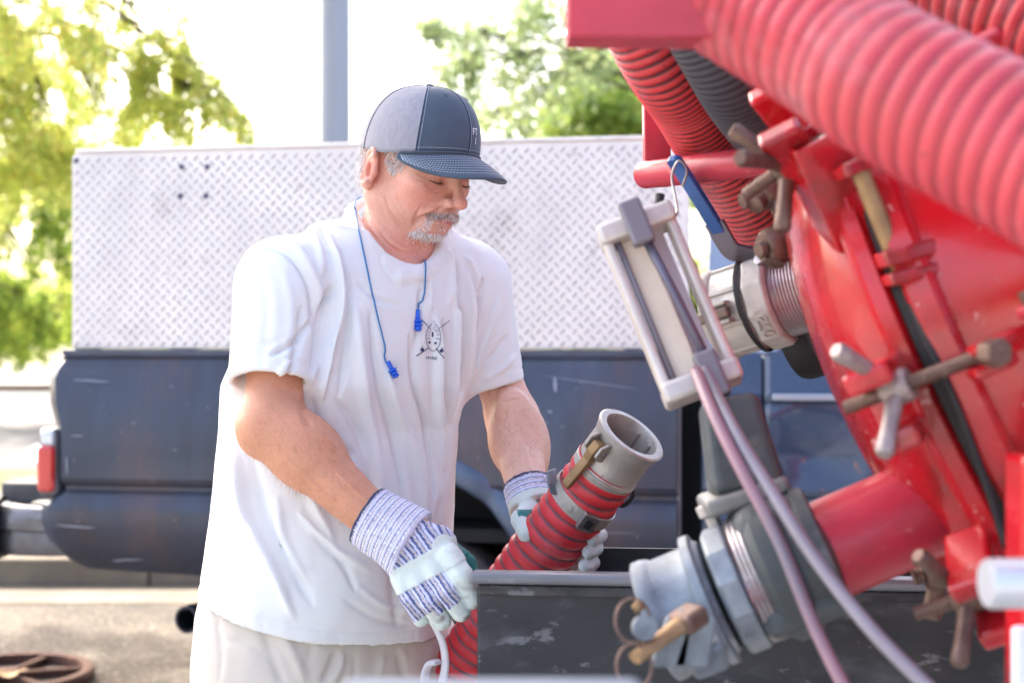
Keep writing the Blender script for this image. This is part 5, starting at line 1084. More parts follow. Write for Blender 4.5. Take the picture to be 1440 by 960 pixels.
st = [  # (pixel path, width px, height m): drapes and creases of the shirt
 ([(352, 352), (395, 352), (428, 392), (440, 440), (448, 490)], 4, -.004), ([(398, 330), (425, 360), (448, 410), (452, 470), (438, 540)], 6, .004), ([(470, 400), (455, 430), (450, 480), (440, 520)], 7, -.010),
 ([(462, 330), (474, 380), (478, 440), (462, 500), (452, 560)], 7, .008), ([(480, 350), (492, 420), (488, 480), (476, 560)], 6, -.005), ([(500, 430), (508, 520), (528, 640), (540, 740)], 9, .006), ([(520, 440), (530, 520), (556, 620), (572, 720)], 8, -.0055),
 ([(545, 520), (560, 580), (590, 660), (600, 730)], 8, .005), ([(578, 470), (584, 540), (600, 600), (612, 700)], 6, -.006), ([(592, 405), (590, 450), (584, 500)], 5, -.004), ([(612, 440), (614, 500), (613, 570), (622, 660)], 4.5, .008), ([(622, 450), (624, 520), (626, 600)], 5, -.006),
 ([(634, 400), (640, 450), (636, 520), (632, 590)], 5, .007), ([(646, 420), (652, 470), (648, 540), (645, 556)], 5, -.010), ([(655, 380), (662, 430), (660, 490), (655, 540)], 6, .006), ([(680, 390), (672, 430), (664, 480)], 5, -.005),
 ([(700, 420), (690, 460), (676, 500), (662, 530)], 6, .005), ([(716, 470), (700, 490), (680, 510)], 5, -.003), ([(725, 500), (705, 520), (680, 535)], 5, .003),
 ([(640, 365), (644, 400), (638, 440)], 5, -.005), ([(628, 350), (634, 385), (630, 430)], 5, .005), ([(600, 385), (606, 410), (604, 440)], 4, .0025), ([(655, 360), (668, 385), (676, 420)], 5, .004),
 ([(340, 400), (345, 440), (335, 500)], 8, .004), ([(368, 380), (376, 440), (368, 520)], 9, -.004), ([(400, 380), (410, 440), (400, 530)], 8, .005), ([(424, 430), (420, 480), (405, 530)], 6, -.004), ([(330, 460), (360, 480), (400, 480)], 6, -.0025), ([(380, 500), (415, 480), (440, 450)], 5, -.005), ([(350, 545), (385, 530), (420, 500)], 5, .003),
 ([(438, 560), (450, 600), (480, 630), (500, 640)], 8, -.007), ([(430, 590), (455, 630), (490, 655), (505, 660)], 7, .006), ([(470, 560), (500, 600), (516, 640)], 7, -.004),
 ([(318, 560), (330, 620), (345, 700), (350, 760)], 8, .004), ([(335, 640), (350, 720), (385, 800), (412, 865)], 8, .007), ([(352, 640), (372, 720), (405, 790), (440, 850)], 9, -.006), ([(310, 700), (320, 760), (335, 830)], 8, -.004), ([(296, 740), (300, 790), (310, 820)], 6, .003),
 ([(420, 720), (470, 770), (520, 800)], 7, .003), ([(440, 750), (480, 790), (500, 830)], 6, -.003), ([(560, 760), (590, 800), (600, 850)], 7, .004), ([(520, 740), (550, 800), (560, 880)], 9, -.004), ([(620, 700), (618, 760), (612, 820)], 7, -.004), ([(500, 820), (540, 850), (590, 860)], 5, .002), ([(480, 840), (530, 870), (580, 880)], 5, -.002),
 ([(430, 312), (448, 350), (452, 390)], 6, .004), ([(450, 318), (464, 350)], 5, -.003), ([(500, 395), (530, 420), (570, 430)], 5, -.002), ([(430, 640), (440, 700), (470, 760)], 10, .004), ([(390, 700), (400, 760), (430, 820)], 8, .003)]
V = folds(V, N, [(a_, w_ * .78, h_ * (2.0 if i_ not in range(23, 26) else .6)) for i_, (a_, w_, h_) in enumerate(st)]); N = vnormals(V, F)
# sag and soft crumple over the whole cloth, hem and sleeve stitching
V = V + N * (noise3(V * np.array([1, 1, .45]), 16, 5, 2) * .0035 + noise3(V * np.array([1, 1, .6]), 42, 6, 2) * .0011)[:, None]
rl_ = np.array([list(q) for q in rloop]); near_ = np.nonzero(np.linalg.norm(V - np.array(rcen), axis=1) < .17)[0]; dm_ = np.full(len(V), 9.); dm_[near_] = np.min(np.linalg.norm(V[near_][:, None] - rl_[None], axis=2), axis=1)
V = V + N * (.0007 * (1 / (1 + np.exp((dm_ - .0205) / .0008))) - .0012 * np.exp(-((dm_ - .0215) / .0016) ** 2))[:, None]
dh = -((V - np.array(hem[0])) @ np.array(hn)); g = np.exp(-((dh - .022) / .0022) ** 2) * (np.abs(V[:, 0] + .25) < .3)
puck = noise3(V * np.array([1, 1, .15]), 130, 8, 1) * np.exp(-((dh - .012) / .012) ** 2) * .0009
for e, a_, S_ in ((eR, axR, SR), (eL, axL, SL)):
    ds = -((V - np.array(e)) @ np.array(a_)); near = np.linalg.norm(V - np.array(e), axis=1) < .11; g = g + np.exp(-((ds - .020) / .002) ** 2) * near
V = V - N * (g * .0014)[:, None] + N * puck[:, None]
m_shirt = M('white_cotton', C(243, 243, 243, .90), .85, sheen=.15, var=C(236, 236, 238, .88), vscale=14, vamt=.4, bump=.0004, bscale=700, spec=.2, spots=[(5, .66, .72, C(196, 200, 220), .35), (110, .75, .78, C(120, 120, 130), .5)])
tee = mesh_obj('t_shirt', V, F, m_shirt, man, True)
from mathutils.bvhtree import BVHTree
tree_s = BVHTree.FromPolygons([tuple(v) for v in V], [tuple(q) for q in F])
camv = Vector((0, 0, CAMH))
def on_shirt(px, py, off=.0013, tr=None):
    d = Vector(((px - 720) / 2000, 1, -(py - 480) / 2000)).normalized(); h = (tr or tree_s).ray_cast(camv, d)
    if h[0] is None: return P(px, py, 2.14)
    n = h[1] if h[1].dot(d) < 0 else -h[1]
    return h[0] + n * off
# printed emblem: crossed fishing rods, pointed oval with lettering, MAINE
m_ink = M('navy_ink', C(52, 64, 100), .8); pm = MB()
def stripe(pts, w):
    pts = [Vector((x, 0, y)) for x, y in pts]; L_, R_ = [], []
    for i, p in enumerate(pts):
        d = (pts[min(i + 1, len(pts) - 1)] - pts[max(0, i - 1)]).normalized(); n_ = Vector((-d.z, 0, d.x)) * w / 2; L_.append(on_shirt(p.x + n_.x, p.z + n_.z)); R_.append(on_shirt(p.x - n_.x, p.z - n_.z))
    n = len(pts); pm.add(L_ + R_, [(i, i + 1, n + i + 1, n + i) for i in range(n - 1)])
def dot(x, y, rx, ry=None, n=10): ry = ry or rx; pm.add([on_shirt(x + math.cos(t) * rx, y + math.sin(t) * ry) for t in (2 * PI * k / n for k in range(n))], [tuple(range(n))])
lin = lambda a, b_, n=7: [(a[0] + (b_[0] - a[0]) * i / n, a[1] + (b_[1] - a[1]) * i / n) for i in range(n + 1)]
stripe(lin((592.5, 448.5), (603.6, 462)), .8); stripe(lin((631.5, 450.5), (618, 461.5)), .8); stripe(lin((602, 489), (585.5, 500.5)), 1.25); stripe(lin((613.5, 489.5), (624.5, 503.5)), 1.25)
dot(593.2, 491.6, 2.6); dot(621, 493, 2.5); stripe([(593.2, 490), (593.6, 486.6)], .9); stripe([(621, 492), (622, 488.6)], .9)
for x_, y_ in ((598.8, 455.7), (623.6, 457)): dot(x_, y_, .9)
lens = [(609.2 + 10.8 * math.sin(t) * (1 if True else 1), 474.2 - 19.2 * math.cos(t)) for t in np.linspace(.18, 2 * PI - .18, 49)]
lens = [(609.2 + (x - 609.2) * (1 - .12 * ((y - 474) / 19) ** 4), y) for x, y in lens]; stripe(lens, .75)
stripe([(607.5, 452.6), (610, 452), (612.5, 452.4)], .5); dot(603.6, 481.5, 1.5); dot(612.6, 482.3, 1.9); dot(608.2, 470.3, 1.6, 4.2)
def glyphs(txt, size):
    cu = bpy.data.curves.new('t', 'FONT'); cu.body = txt; cu.size = size; cu.align_x = 'CENTER'; cu.align_y = 'CENTER'; ob = bpy.data.objects.new('t', cu); COL.objects.link(ob)
    me = bpy.data.meshes.new_from_object(ob.evaluated_get(bpy.context.evaluated_depsgraph_get())); v = [(q.co.x, q.co.y) for q in me.vertices]; f = [tuple(p.vertices) for p in me.polygons]; bpy.data.objects.remove(ob); bpy.data.meshes.remove(me); return v, f
def put(txt, x, y, size, ang=0, sx=1, tgt=None, proj=on_shirt):
    v, f = glyphs(txt, size); c_, s_ = math.cos(ang), math.sin(ang); (tgt or pm).add([proj(x + (a * sx * c_ + b_ * s_), y + (a * sx * s_ - b_ * c_)) for a, b_ in v], f)
put('MAINE', 606.8, 503.4, 6.0, .06, .95)
for ch, t in zip('PHILS', (-2.05, -1.68, -1.34, -1.0, -.66)): put(ch, 609.2 + 7.4 * math.sin(t), 474 - 14 * math.cos(t) , 5.2, t + .35 * (0), .8)
for ch, t in zip('COVE', (.35, .85, 1.3, 1.75)): put(ch, 609.2 + 7.2 * math.sin(t), 474 - 13.2 * math.cos(t), 6.2, t, .85)
emb = pm.build('printed_emblem', m_ink, tee); tag(emb, kind='stuff')

# ---------------------------------------------------------------- shorts
sh = SDF(); yS = yawT
rows_s = [row(800, 300, 600, 2.28, 1.2), row(860, 288, 602, 2.275, 1.2), row(930, 284, 606, 2.275, 1.2), row(1000, 284, 606, 2.28, 1.15)]
sh.add(Stack(rows_s, 2.3)); hipR, hipL = Vector((-.355, 2.20, .80)), Vector((-.20, 2.35, .80))
sh.add(Cone(hipR, kR + Vector((0, 0, .04)), .115, .10), .05); sh.add(Cone(hipL, kL + Vector((0, 0, .04)), .115, .10), .05)
sh.cut(Plane(kR + Vector((0, 0, .03)), (0, 0, -1))); sh.cut(Plane((0, 0, .955), (0, 0, 1)))
V, F = nets(sh, .0055); V = smooth_mesh(V, F, 2, .4); N = vnormals(V, F)
V = folds(V, N, [([(296, 836), (304, 870), (310, 920), (308, 960)], 3.5, -.004), ([(322, 838), (312, 862), (303, 880)], 2.5, -.003), ([(474, 915), (466, 935), (452, 958)], 4, -.009), ([(484, 918), (478, 940), (466, 960)], 4, .005), ([(500, 920), (498, 960)], 3, -.003),
    ([(390, 880), (410, 915), (430, 960)], 7, .006), ([(370, 885), (385, 930), (400, 965)], 6, -.005), ([(300, 870), (340, 880), (380, 880)], 5, .003), ([(310, 900), (350, 905), (380, 930)], 5, -.003), ([(440, 905), (430, 940)], 5, -.004), ([(540, 920), (530, 960)], 5, .004), ([(560, 915), (570, 960)], 5, -.004)])
N = vnormals(V, F); V = V + N * (noise3(V * np.array([1, 1, .5]), 22, 15, 2) * .004)[:, None]
mesh_obj('shorts', V, F, M('khaki_cotton', C(214, 204, 192), .85, var=C(192, 180, 168), vscale=9, bump=.0004, bscale=500, spots=[(6, .58, .72, C(180, 166, 150), .4)]), man, True)

# ---------------------------------------------------------------- cap
cap = empty('cap', HW(0, 0, .1)); cap.parent = man; cap.location = wloc(cap) - wloc(man)
m_navy = M('navy_twill', C(72, 88, 106, .85), .8, var=C(60, 74, 90, .85), vscale=30, bump=.0003, bscale=1200, sheen=.2)
m_mesh = M('grey_mesh', C(156, 154, 164), .8, var=C(134, 132, 142), vscale=60, bump=.0005, bscale=900, stretch=(3, 3, 1))
m_thr = M('pale_thread', C(176, 188, 206), .7)
cf, aL_, aF_, HT = .008, .0835, .1015, .097
def capbase(t): # rim height along the crown, t from front, + to his left
    return .022 + .022 * max(0, math.cos(t)) ** 1.2
def capp(t, v, off=0):  # v 0 rim .. 1 button
    e = v * PI / 2; prof = math.cos(e) ** .78 if v < 1 else 0; h = math.sin(e) ** .92
    front = max(0, math.cos(t)); seam = .0013 * math.exp(-((((t + PI / 6) % (PI / 3)) - PI / 6) / .035) ** 2) * (1 - v) 
    rl = (aL_ + off) * prof; rf = (aF_ + off + .004 * front * math.sin(e * 2)) * prof
    lean = -.004 * h
    return HW(rl * math.sin(t), cf + rf * math.cos(t) + lean, capbase(t) * (1 - v) + .036 * v + (HT + off + .006 * front * (1 - v) * v * 4) * h - seam)
nT, nV = 144, 30; b = MB(); v = []; f = []; mi = []
for j in range(nV + 1):
    for i in range(nT): v.append(capp(2 * PI * i / nT, j / nV * .995))
for j in range(nV):
    for i in range(nT):
        a = j * nT + i; c_ = j * nT + (i + 1) % nT; f.append((a, c_, c_ + nT, a + nT)); t = 2 * PI * (i + .5) / nT; t = t if t < PI else t - 2 * PI; mi.append(0 if abs(t) < math.radians(55) else 1)
f.append(tuple(nV * nT + i for i in range(nT))); mi.append(0)
cr = mesh_obj('crown', v, f, [m_navy, m_mesh], cap, True, midx=mi); sd = cr.modifiers.new('s', 'SOLIDIFY'); sd.thickness = .0022; sd.offset = -1
MB().lathe([(.0, .004), (.0045, .0035), (.0068, .0015), (.0068, -.001)][::-1], capp(0, .995), hU, 16).build('button', m_navy, cap, smooth=True)
def brimp(a, q, off=0):  # a -1..1 across, q 0 crown .. 1 edge
    t = a * math.radians(72); root = capp(t, .0); l0, f0 = (root - hO).dot(hL), (root - hO).dot(hF); u0 = capbase(t)
    ln = .074 * (math.cos(a * PI / 2 * .985) ** .8); l1 = l0 * (1 + .02 * q) ; f1 = f0 + ln * q
    drop = -.030 * abs(l1 / .084) ** 2.0 * q ** .6 * (ln / .074) ** .7 - .20 * ln * q - .12 * ln * q * q
    return HW(l1, f1, u0 + drop + off - .0015)
nA_, nQ = 60, 16; v = []; f = []
for s_ in (0, 1):
    for j in range(nQ + 1):
        for i in range(nA_ + 1): v.append(brimp(-1 + 2 * i / nA_, j / nQ, -.0036 * s_ + (.0 if j < nQ else (-.0006 if s_ == 0 else .0006))))
off = (nQ + 1) * (nA_ + 1)
for j in range(nQ):
    for i in range(nA_):
        a = j * (nA_ + 1) + i; f += [(a, a + 1, a + nA_ + 2, a + nA_ + 1), (a + off, a + off + nA_ + 1, a + off + nA_ + 2, a + off + 1)]
for i in range(nA_): a = nQ * (nA_ + 1) + i; f.append((a, a + 1, a + 1 + off, a + off))
br = mesh_obj('brim', v, f, m_navy, cap, True)
# stitching: eight rows round the brim, seams of the crown, rim seam
b = MB()
def dash(fn, n, r=.00042, duty=.66):
    for i in range(n):
        p0, p1 = fn(i / n), fn((i + duty) / n); b.tube([p0, (p0 + p1) / 2, p1], r, 4, cap=(False, False))
for k in range(8): q = .14 + .1 * k; dash(lambda s, q=q: brimp(-.96 + 1.92 * s, q, .0003), 62)
for tt_ in (math.radians(-55), math.radians(55)): dash(lambda s, t=tt_: capp(t - math.copysign(.04, t), s * .93, .0007), 44, .0005)
for tt_ in (0,): dash(lambda s: capp(.03, s * .93, .0006), 44, .0004)
dash(lambda s: capp(math.radians(-70 + 140 * s), .035, .0007), 60, .0004)
tag(b.build('stitching', m_thr, cap), kind='stuff')
b = MB()
for tt_ in (math.radians(-55), math.radians(55), 0, math.radians(118), math.radians(-118), PI): b.tube([capp(tt_, s * .97, .0002) for s in np.linspace(0, 1, 20)], .0009, 5, cap=(False, False))
tag(b.build('seam_piping', M('navy_seam', C(44, 58, 80), .8), cap, smooth=True), kind='stuff')
MB().tube([capp(math.radians(-70 + 140 * s), .0, .0012) for s in np.linspace(0, 1, 50)], .0018, 6).build('brim_cord', m_navy, cap, smooth=True)
for t_, v_ in ((-.45, .62), (.45, .62)):
    p = capp(t_, v_, .0004); n_ = (p - HW(0, cf, .04)).normalized(); MB().lathe([(.0015, -.0006), (.0022, .0), (.0032, .0004), (.0036, -.0004)], p, n_, 14, cap=(False, False)).build('eyelet', m_navy, cap, smooth=True)
# small white embroidery on the front of the crown
b = MB()
def on_cap(x, y): return capp(.0 + x, .17 + y * .8, .0012)
for txt, x0, y0 in (('FT', 0.30, .05), ('1', .33, -.06)):
    v_, f_ = glyphs(txt, .20); b.add([on_cap(x0 + p * .8 - .16, y0 + q_ * .62) for p, q_ in v_], f_)
tag(b.build('embroidery', M('white_thread', C(232, 238, 244), .7), cap), kind='stuff')

# ---------------------------------------------------------------- hair
hv = tohead(BV); hn_ = vnormals(BV, BF)
m_hair = M('grey_hair', (1, 1, 1), .5, vcol=True, spec=.5, trans=.35)
def strands(name, n, mask, dirf, length, cols, rad=.00050, curl=.3, par=None, seed=0):
    rg = np.random.default_rng(seed); hm = unw(hv); w = mask(hm); w = np.clip(w, 0, 1) * (np.linalg.norm(hv, axis=1) < .17); s_ = w.sum()
    idx = rg.choice(len(BV), n, p=w / s_); VV, FF_, KK = [], [], []; H3 = HA.astype(float)
    P0 = hv[idx] + rg.normal(size=(n, 3)) * .0009; D0 = dirf(hv[idx], rg); nl = hn_[idx] @ H3.T; D0 = D0 / np.linalg.norm(D0, axis=1, keepdims=True)
    L_ = length * rg.uniform(.6, 1.2, (n, 1)); d1 = D0 * .6 + nl * .55 + rg.normal(size=(n, 3)) * curl * .4; d2 = D0 + rg.normal(size=(n, 3)) * curl * .5
    pts = [P0 - nl * .001, P0 + d1 * L_ * .45, P0 + d1 * L_ * .45 + d2 * L_ * .6]
    sd_ = np.cross(D0, nl); sd_ /= np.linalg.norm(sd_, axis=1, keepdims=True) + 1e-9; r_ = rad
    A = []
    for k, q in enumerate(pts[:2]):
        rr = r_ * (1 if k == 0 else .8); A += [q + sd_ * rr, q - sd_ * rr, q + nl * rr * 1.2]
    A.append(pts[2]); A = np.stack(A, 1)
    base = (np.arange(n) * 7)[:, None]
    tri = [(0, 1, 4, 3), (1, 2, 5, 4), (2, 0, 3, 5)]; quads = [base + np.array(q) for q in tri]; tr3 = [base + np.array(q) for q in ((3, 4, 6), (4, 5, 6), (5, 3, 6))]
    W = (A.reshape(-1, 3) @ H3) + np.array(hO); fl_ = np.concatenate(quads).tolist() + np.concatenate(tr3).tolist()
    c_ = np.array(cols)[rg.integers(0, len(cols), n)] * rg.uniform(.8, 1.15, (n, 1)); o = mesh_obj(name, W, fl_, m_hair, par or man, False, cols=np.repeat(c_, 7, 0)); return tag(o, kind='stuff')
grey = [(.9, .88, .88), (.75, .73, .74), (.55, .52, .52), (1, .98, .98)]; dk = [(.62, .56, .53), (.82, .76, .74), (.34, .29, .27), (.95, .9, .88)]; wh_ = [(1, .97, .97), (.92, .88, .88), (1, 1, 1), (.8, .75, .75)]
def gm(c, r): return lambda v: np.exp(-(((np.abs(v * np.array([1, 1, 1])) * 0 + v - np.array(c)) / np.array(r)) ** 2).sum(1) * 1.2)
def two(f): return lambda v: f(np.stack([-np.abs(v[:, 0]), v[:, 1], v[:, 2]], 1))
strands('hair', 5200, two(lambda v: ((v[:, 1] > .006) & (v[:, 1] < .046) & (v[:, 2] > -.010 + np.abs(v[:, 1] - .026) * .9) & (v[:, 2] < .06) & (v[:, 0] < -.055)) * 1.0 + ((v[:, 1] < -.028) & (v[:, 2] > -.035) & (v[:, 2] < .06)) * 1.2),
        lambda v, r: np.stack([v[:, 0] * 0, -.35 + 0 * v[:, 0], -1 + 0 * v[:, 0]], 1), .011, grey, .00045, .25, seed=1)
strands('moustache', 800, lambda v: ((np.abs(v[:, 0]) < .031 - .0 * v[:, 1]) & (v[:, 1] > .062)) * np.exp(-((v[:, 2] + .0585 + .26 * np.abs(v[:, 0]) ** 1.0 * 1.0) / .0062) ** 2) * (v[:, 2] < -.048),
        lambda v, r: np.stack([v[:, 0] * 22, .30 + 0 * v[:, 0], -.9 + 0 * v[:, 0]], 1), .0058, dk, .0005, .35, seed=2)
strands('goatee', 900, lambda v: np.clip((v[:, 1] > .045) * (np.exp(-((v[:, 2] + .108) / .014) ** 2) * (np.abs(v[:, 0]) < .033) * (v[:, 2] < -.104) + (np.exp(-((np.abs(v[:, 0]) - .0275) / .0040) ** 2) * (v[:, 2] < -.074) * (v[:, 2] > -.112)) * 1.0 + .7 * np.exp(-(v[:, 0] / .006) ** 2 - ((v[:, 2] + .091) / .004) ** 2)), 0, 1),
        lambda v, r: np.stack([v[:, 0] * 3, .15 + 0 * v[:, 0], -1 + 0 * v[:, 0]], 1), .0050, wh_, .00055, .4, seed=3)
strands('eyebrow', 700, two(lambda v: np.exp(-((v[:, 2] - .0265) / .0035) ** 2) * (v[:, 0] < -.012) * (v[:, 0] > -.048) * (v[:, 1] > .06)),
        lambda v, r: np.stack([np.sign(v[:, 0]) * 1, .1 + 0 * v[:, 0], -.1 + 0 * v[:, 0]], 1), .009, dk, .00030, .3, seed=4)
if 0: strands('arm_stubble', 1500, lambda v: np.exp(-((v[:, 2] + .098) / .02) ** 2) * (v[:, 1] > .02) * 1.0, lambda v, r: np.stack([v[:, 0], .2 + 0 * v[:, 0], -1 + 0 * v[:, 0]], 1), .0022, wh_, .0002, .4, seed=5).name = 'stubble'
# fine hair on the forearms
rgh = np.random.default_rng(12); nb_ = vnormals(BV, BF)
def seg_hair(S, E, n, r):
    S, E = np.array(S), np.array(E); d = E - S; L2 = d @ d; t = ((BV - S) @ d) / L2; dist = np.linalg.norm(BV - S - t[:, None] * d, axis=1); m = np.nonzero((t > -.1) & (t < .88) & (dist < .07) & (nb_[:, 1] < .35))[0]
    idx = rgh.choice(m, n); p = BV[idx] + rgh.normal(size=(n, 3)) * .001; dd = d / math.sqrt(L2); dr = dd * .8 + np.array([0, 0, -.5]) + nb_[idx] * .55 + rgh.normal(size=(n, 3)) * .35; L_ = rgh.uniform(.004, .011, (n, 1))
    sd_ = np.cross(dr, nb_[idx]); sd_ /= np.linalg.norm(sd_, axis=1, keepdims=True) + 1e-9
    return np.stack([p + sd_ * r, p - sd_ * r, p + dr * L_], 1).reshape(-1, 3)
hh = np.concatenate([seg_hair(ER, WR, 1700, .00016), seg_hair(EL, WL, 1300, .00016)])
tag(mesh_obj('arm_hair', hh, np.arange(len(hh)).reshape(-1, 3), M('arm_hair_tone', C(170, 120, 84), .6), man), kind='stuff')
# eyelashes and the slit of the lowered eye
for s_ in (-1, 1):
    lid = [HW(s_ * .031 + .0155 * math.sin(a) , .0745 + .0150 * math.cos(a) * .985, -.0055 - .0012 * math.cos(a) * 2 + .002 * abs(math.sin(a))) for a in np.linspace(-1.15, 1.15, 13)]
    MB().tube(lid, lambda u: .0002 + .0007 * math.sin(PI * u), 6).build('eyelid_line', M('lash_dark', C(70, 44, 40), .6), man, smooth=True)
    b = MB()
    for k in range(16):
        i = k / 15 * 11 + .3; a = lid[int(i)].lerp(lid[int(i) + 1], i % 1); b.tube([a, a + hF * .004 - hU * .002, a + hF * .0068 - hU * .0022], lambda u: .00022 * (1 - u) + .00004, 4)
    tag(b.build('eyelashes', M('lash', C(60, 44, 40), .6), man), kind='stuff')

# ---------------------------------------------------------------- gloves
def cuffpat(s, L_):  # s metres from the open edge of the cuff
    base = np.tile(np.array(C(212, 212, 236)), (len(s), 1)); ph = (s / .0098) % 1
    base = np.where(((ph > .10) & (ph < .36))[:, None], np.array(C(128, 134, 176)), base); base = np.where(((ph > .52) & (ph < .68))[:, None], np.array(C(160, 150, 176)), base); base = np.where(((ph > .36) & (ph < .5))[:, None], np.array(C(244, 240, 226)), base)
    return np.where((s < .0045)[:, None], np.array(C(40, 54, 92)), base)
def backpat(x):
    ph = (x / .0125) % 1; base = np.tile(np.array(C(206, 208, 232)), (len(x), 1))
    base = np.where(((ph > .05) & (ph < .32))[:, None], np.array(C(74, 86, 140)), base); base = np.where(((ph > .40) & (ph < .50))[:, None], np.array(C(176, 152, 120)), base); base = np.where(((ph > .62) & (ph < .74))[:, None], np.array(C(70, 74, 130)), base); return base
leather = np.array(C(206, 216, 212)); teal = np.array(C(44, 122, 118))
m_glove = M('glove_cloth_and_leather', (1, 1, 1), .85, vcol=True, bump=.0005, bscale=300, spots=[(26, .60, .72, C(150, 146, 150), .45), (50, .66, .74, C(110, 84, 80), .5)], sheen=.1)
# right glove
gO = P(592, 792, 1.99); ga_, gb_ = Vector((.60, -.05, -.80)).normalized(), None; gn = Vector((-.12, -1, .12)); gn = (gn - ga_ * gn.dot(ga_)).normalized(); gb_ = ga_.cross(gn).normalized(); gb_ = gb_ if gb_.x > 0 else -gb_
def GP(px, py, D): return P(px, py, D)
g = SDF(); cA_, cB_ = GP(516, 724, 2.022), GP(580, 764, 2.005); cd = (cB_ - cA_).normalized()
cuff = SDF(); cuff.add(Cone(cA_ - cd * .05, cB_ + cd * .01, .0400, .0525)); cuff.cut(Plane(cA_, -cd)); cuff.cut(Plane(cB_, cd)); cuff.sub(Cone(cA_ - cd * .1, cA_ + cd * .035, .0375, .041))
g.add(Sub(cuff)); g.add(Box(GP(588, 785, 1.99), (.044, .042, .021), .02, (gb_, ga_, gn)), .012)
g.add(Ell(GP(600, 775, 1.985), (.046, .03, .024), (gb_, ga_, gn)), .015)
fing = {'little': [(566, 815, 1.985), (578, 842, 1.975), (592, 868, 1.985)], 'ring': [(588, 812, 1.975), (604, 845, 1.962), (621, 872, 1.972)], 'middle': [(610, 800, 1.968), (630, 832, 1.952), (648, 860, 1.962)], 'index': [(632, 782, 1.965), (650, 808, 1.952), (664, 842, 1.962)]}
for nm_, pts in fing.items():
    a, b_, c_ = [GP(*q) for q in pts]; r0 = .0150 if nm_ != 'little' else .0140; g.add(Cone(a, b_, r0 + .001, r0), .007); g.add(Cone(b_, c_, r0, r0 - .0012), .003)
g.add(Cone(GP(628, 775, 2.005), GP(654, 792, 2.02), .017, .015), .012); g.add(Cone(GP(654, 792, 2.02), GP(668, 826, 2.018), .015, .013), .004)
V, F = nets(g, .0017); V = smooth_mesh(V, F, 1, .4); N = vnormals(V, F)
q = V - np.array(gO); al = q @ np.array(ga_); ac_ = q @ np.array(gb_); nf = N @ np.array(gn); sc = (V - np.array(cA_)) @ np.array(cd)
gath = np.exp(-((sc - .083) / .013) ** 2)
V = V + N * (noise3(np.stack([ac_ * 1.0, al * .25, q @ np.array(gn)], 1), 150, 3, 2) * .0016 * gath + noise3(V, 70, 5, 2) * .0012 + noise3(V, 200, 6, 1) * .0003)[:, None]
K_ = backpat(ac_ + .0015 * noise3(V, 60, 4)); strap = (al > -.012 + .14 * ac_) & (al < .022 + .14 * ac_) & (sc > .08); K_ = np.where(strap[:, None], leather, K_)
tips = al > np.where(ac_ < -.02, .060, np.where(ac_ < .0, .070, .072)); K_ = np.where(tips[:, None], leather, K_)
dI = np.min([np.linalg.norm(V - np.array(GP(*fing['index'][0]).lerp(GP(*fing['index'][1]), t)), axis=1) for t in np.linspace(-.5, 1, 6)] + [np.linalg.norm(V - np.array(GP(*fing['index'][1]).lerp(GP(*fing['index'][2]), t)), axis=1) for t in np.linspace(0, 1, 5)], axis=0)
K_ = np.where((dI < .0185)[:, None], leather, K_)
K_ = np.where(((nf < -.25) | ((V @ np.array([0, 1, 0]) > 1.998) & (al > 0) & (ac_ > .03)))[:, None], teal, K_); cuffm = (sc < .079); K_ = np.where(cuffm[:, None], cuffpat(sc, .07), K_)
edge = np.exp(-((al - (-.012 + .14 * ac_)) / .0016) ** 2) + np.exp(-((al - (.022 + .14 * ac_)) / .0016) ** 2); V = V + N * (np.where(strap, .0014, 0))[:, None]
K_ = K_ * (1 + .10 * noise3(V, 50, 8))[:, None]
sm = np.clip(noise3(V, 70, 21) * 1.6 - .2, 0, .75) * np.clip((al - .045) / .03, 0, 1); K_ = mixc(K_, C(120, 92, 84), sm)
mesh_obj('glove', V, F, m_glove, man, True, cols=K_)
# left glove, gripping the hose from behind
g = SDF(); cA2, cB2 = P(741, 680, 2.262), P(751, 714, 2.236); cd2 = (cB2 - cA2).normalized()
cuff = SDF(); cuff.add(Cone(cA2 - cd2 * .03, cB2 + cd2 * .02, .0385, .041)); cuff.cut(Plane(cA2, -cd2)); cuff.cut(Plane(cB2, cd2)); cuff.sub(Cone(cA2 - cd2 * .1, cA2 + cd2 * .02, .0365, .037))
g.add(Sub(cuff)); hc = P(776, 758, 2.235)
g.add(Ell(P(762, 738, 2.235), (.036, .024, .040)), .015); g.add(Ell(hc, (.040, .020, .038)), .015)
g.add(Cone(P(744, 716, 2.205), P(732, 730, 2.165), .0155, .0145), .01); g.add(Cone(P(732, 730, 2.165), P(741, 752, 2.135), .0145, .0130), .004)
for k, (y0, y1) in enumerate(((738, 752), (756, 770), (774, 790), (790, 808))):
    a, b_, c_, d_ = P(790, y0, 2.232), P(822, (y0 + y1) / 2, 2.222), P(842 - 5 * k, y1, 2.168), P(834 - 6 * k, y1 + 6, 2.120)
    g.add(Cone(a, b_, .0125, .0125), .006); g.add(Cone(b_, c_, .0125, .012), .003); g.add(Cone(c_, d_, .012, .0105), .003)
V, F = nets(g, .0019); V = smooth_mesh(V, F, 1, .4); N = vnormals(V, F); sc = (V - np.array(cA2)) @ np.array(cd2)
V = V + N * (noise3(V, 80, 5, 2) * .0013)[:, None]
px_ = topix(V); K_ = np.tile(leather, (len(V), 1)); K_ = np.where(((px_[:, 1] > 716) & (px_[:, 0] > 727 + (px_[:, 1] - 716) * .2) & (px_[:, 0] < 790) & (px_[:, 1] < 790) & (V[:, 1] > 2.15))[:, None], teal, K_)
K_ = np.where((sc < .032)[:, None], cuffpat(sc, .03), K_); mesh_obj('glove', V, F, m_glove, man, True, cols=K_)

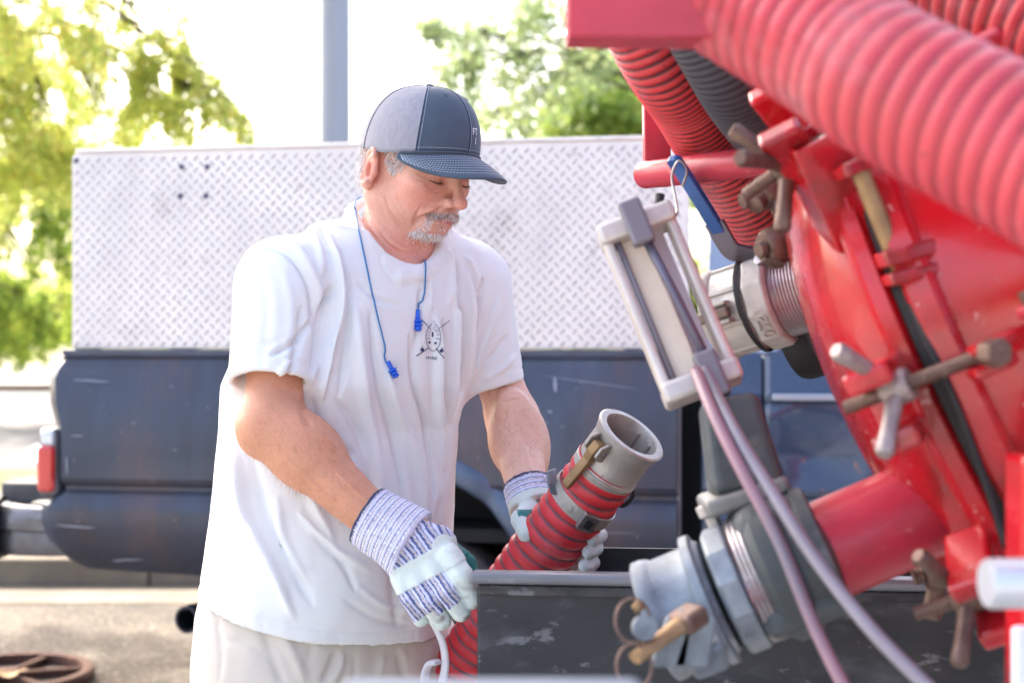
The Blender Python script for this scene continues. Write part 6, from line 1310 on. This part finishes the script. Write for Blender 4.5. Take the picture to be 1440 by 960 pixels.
# ---------------------------------------------------------------- corded earplugs round the neck
ep = empty('corded_earplugs', on_shirt(560, 470), 'blue rubber earplugs on a thin blue cord hanging round the neck over the white shirt', 'earplugs')
m_cord = M('blue_cord', C(58, 120, 176), .5); m_plug = M('blue_rubber', C(26, 92, 210), .35, coat=.2)
tree_b = BVHTree.FromPolygons([tuple(v_) for v_ in BV], [tuple(q_) for q_ in BF])
def drape(pts, off=.0022): 
    sp = spline([(x, 0, y) for x, y in pts], 6); return [on_shirt(p.x, p.z, off) for p in sp]
backn = [P(508, 276, 2.335), P(500, 282, 2.30), P(498.5, 290, 2.265)]
c1 = drape([(500, 298), (503, 320), (510, 352), (520, 400), (530, 445), (540, 487), (539.5, 500), (542, 510)])
c2 = drape([(597, 352), (597.5, 380), (595, 420), (588.5, 428), (588.5, 438)])
MB().tube(spline(backn + [c1[0]], 5)[:-1] + c1, .0013, 7).build('cord', m_cord, ep, smooth=True)
MB().tube(spline([P(560, 283, 2.40), P(590, 300, 2.375), P(606, 320, 2.33), P(600, 338, 2.26), c2[0]], 5)[:-1] + c2, .0013, 7).build('cord', m_cord, ep, smooth=True)
for (x0, y0, x1, y1) in ((588.5, 437, 589.5, 467), (542, 508, 552, 533)):
    a, b_ = on_shirt(x0, y0, .006), on_shirt(x1, y1, .008); d = (b_ - a); L_ = d.length; pr = [(.0035, 0), (.0036, .42), (.0030, .44), (.0068, .50), (.0072, .56), (.0040, .62), (.0065, .68), (.0068, .74), (.0040, .79), (.0056, .85), (.0054, .93), (.003, 1.0)]
    MB().lathe([(r_, h_ * L_) for r_, h_ in pr], a, d, 18).build('earplug', m_plug, ep, smooth='auto')
# white looped strap hanging behind the man's hand
lp_ = MB().tube(spline([P(598, 862, 2.13), P(612, 880, 2.14), P(624, 910, 2.15), P(625, 945, 2.16), P(612, 985, 2.17), P(598, 960, 2.17), P(602, 935, 2.16), P(616, 930, 2.15)], 8), .0085, 12, flat=.55)
tag(lp_.build('strap', M('white_strap', C(232, 230, 238), .7, var=C(206, 204, 214), vscale=20), smooth=True), 'white looped strap hanging below the right glove beside the red hose', 'strap')
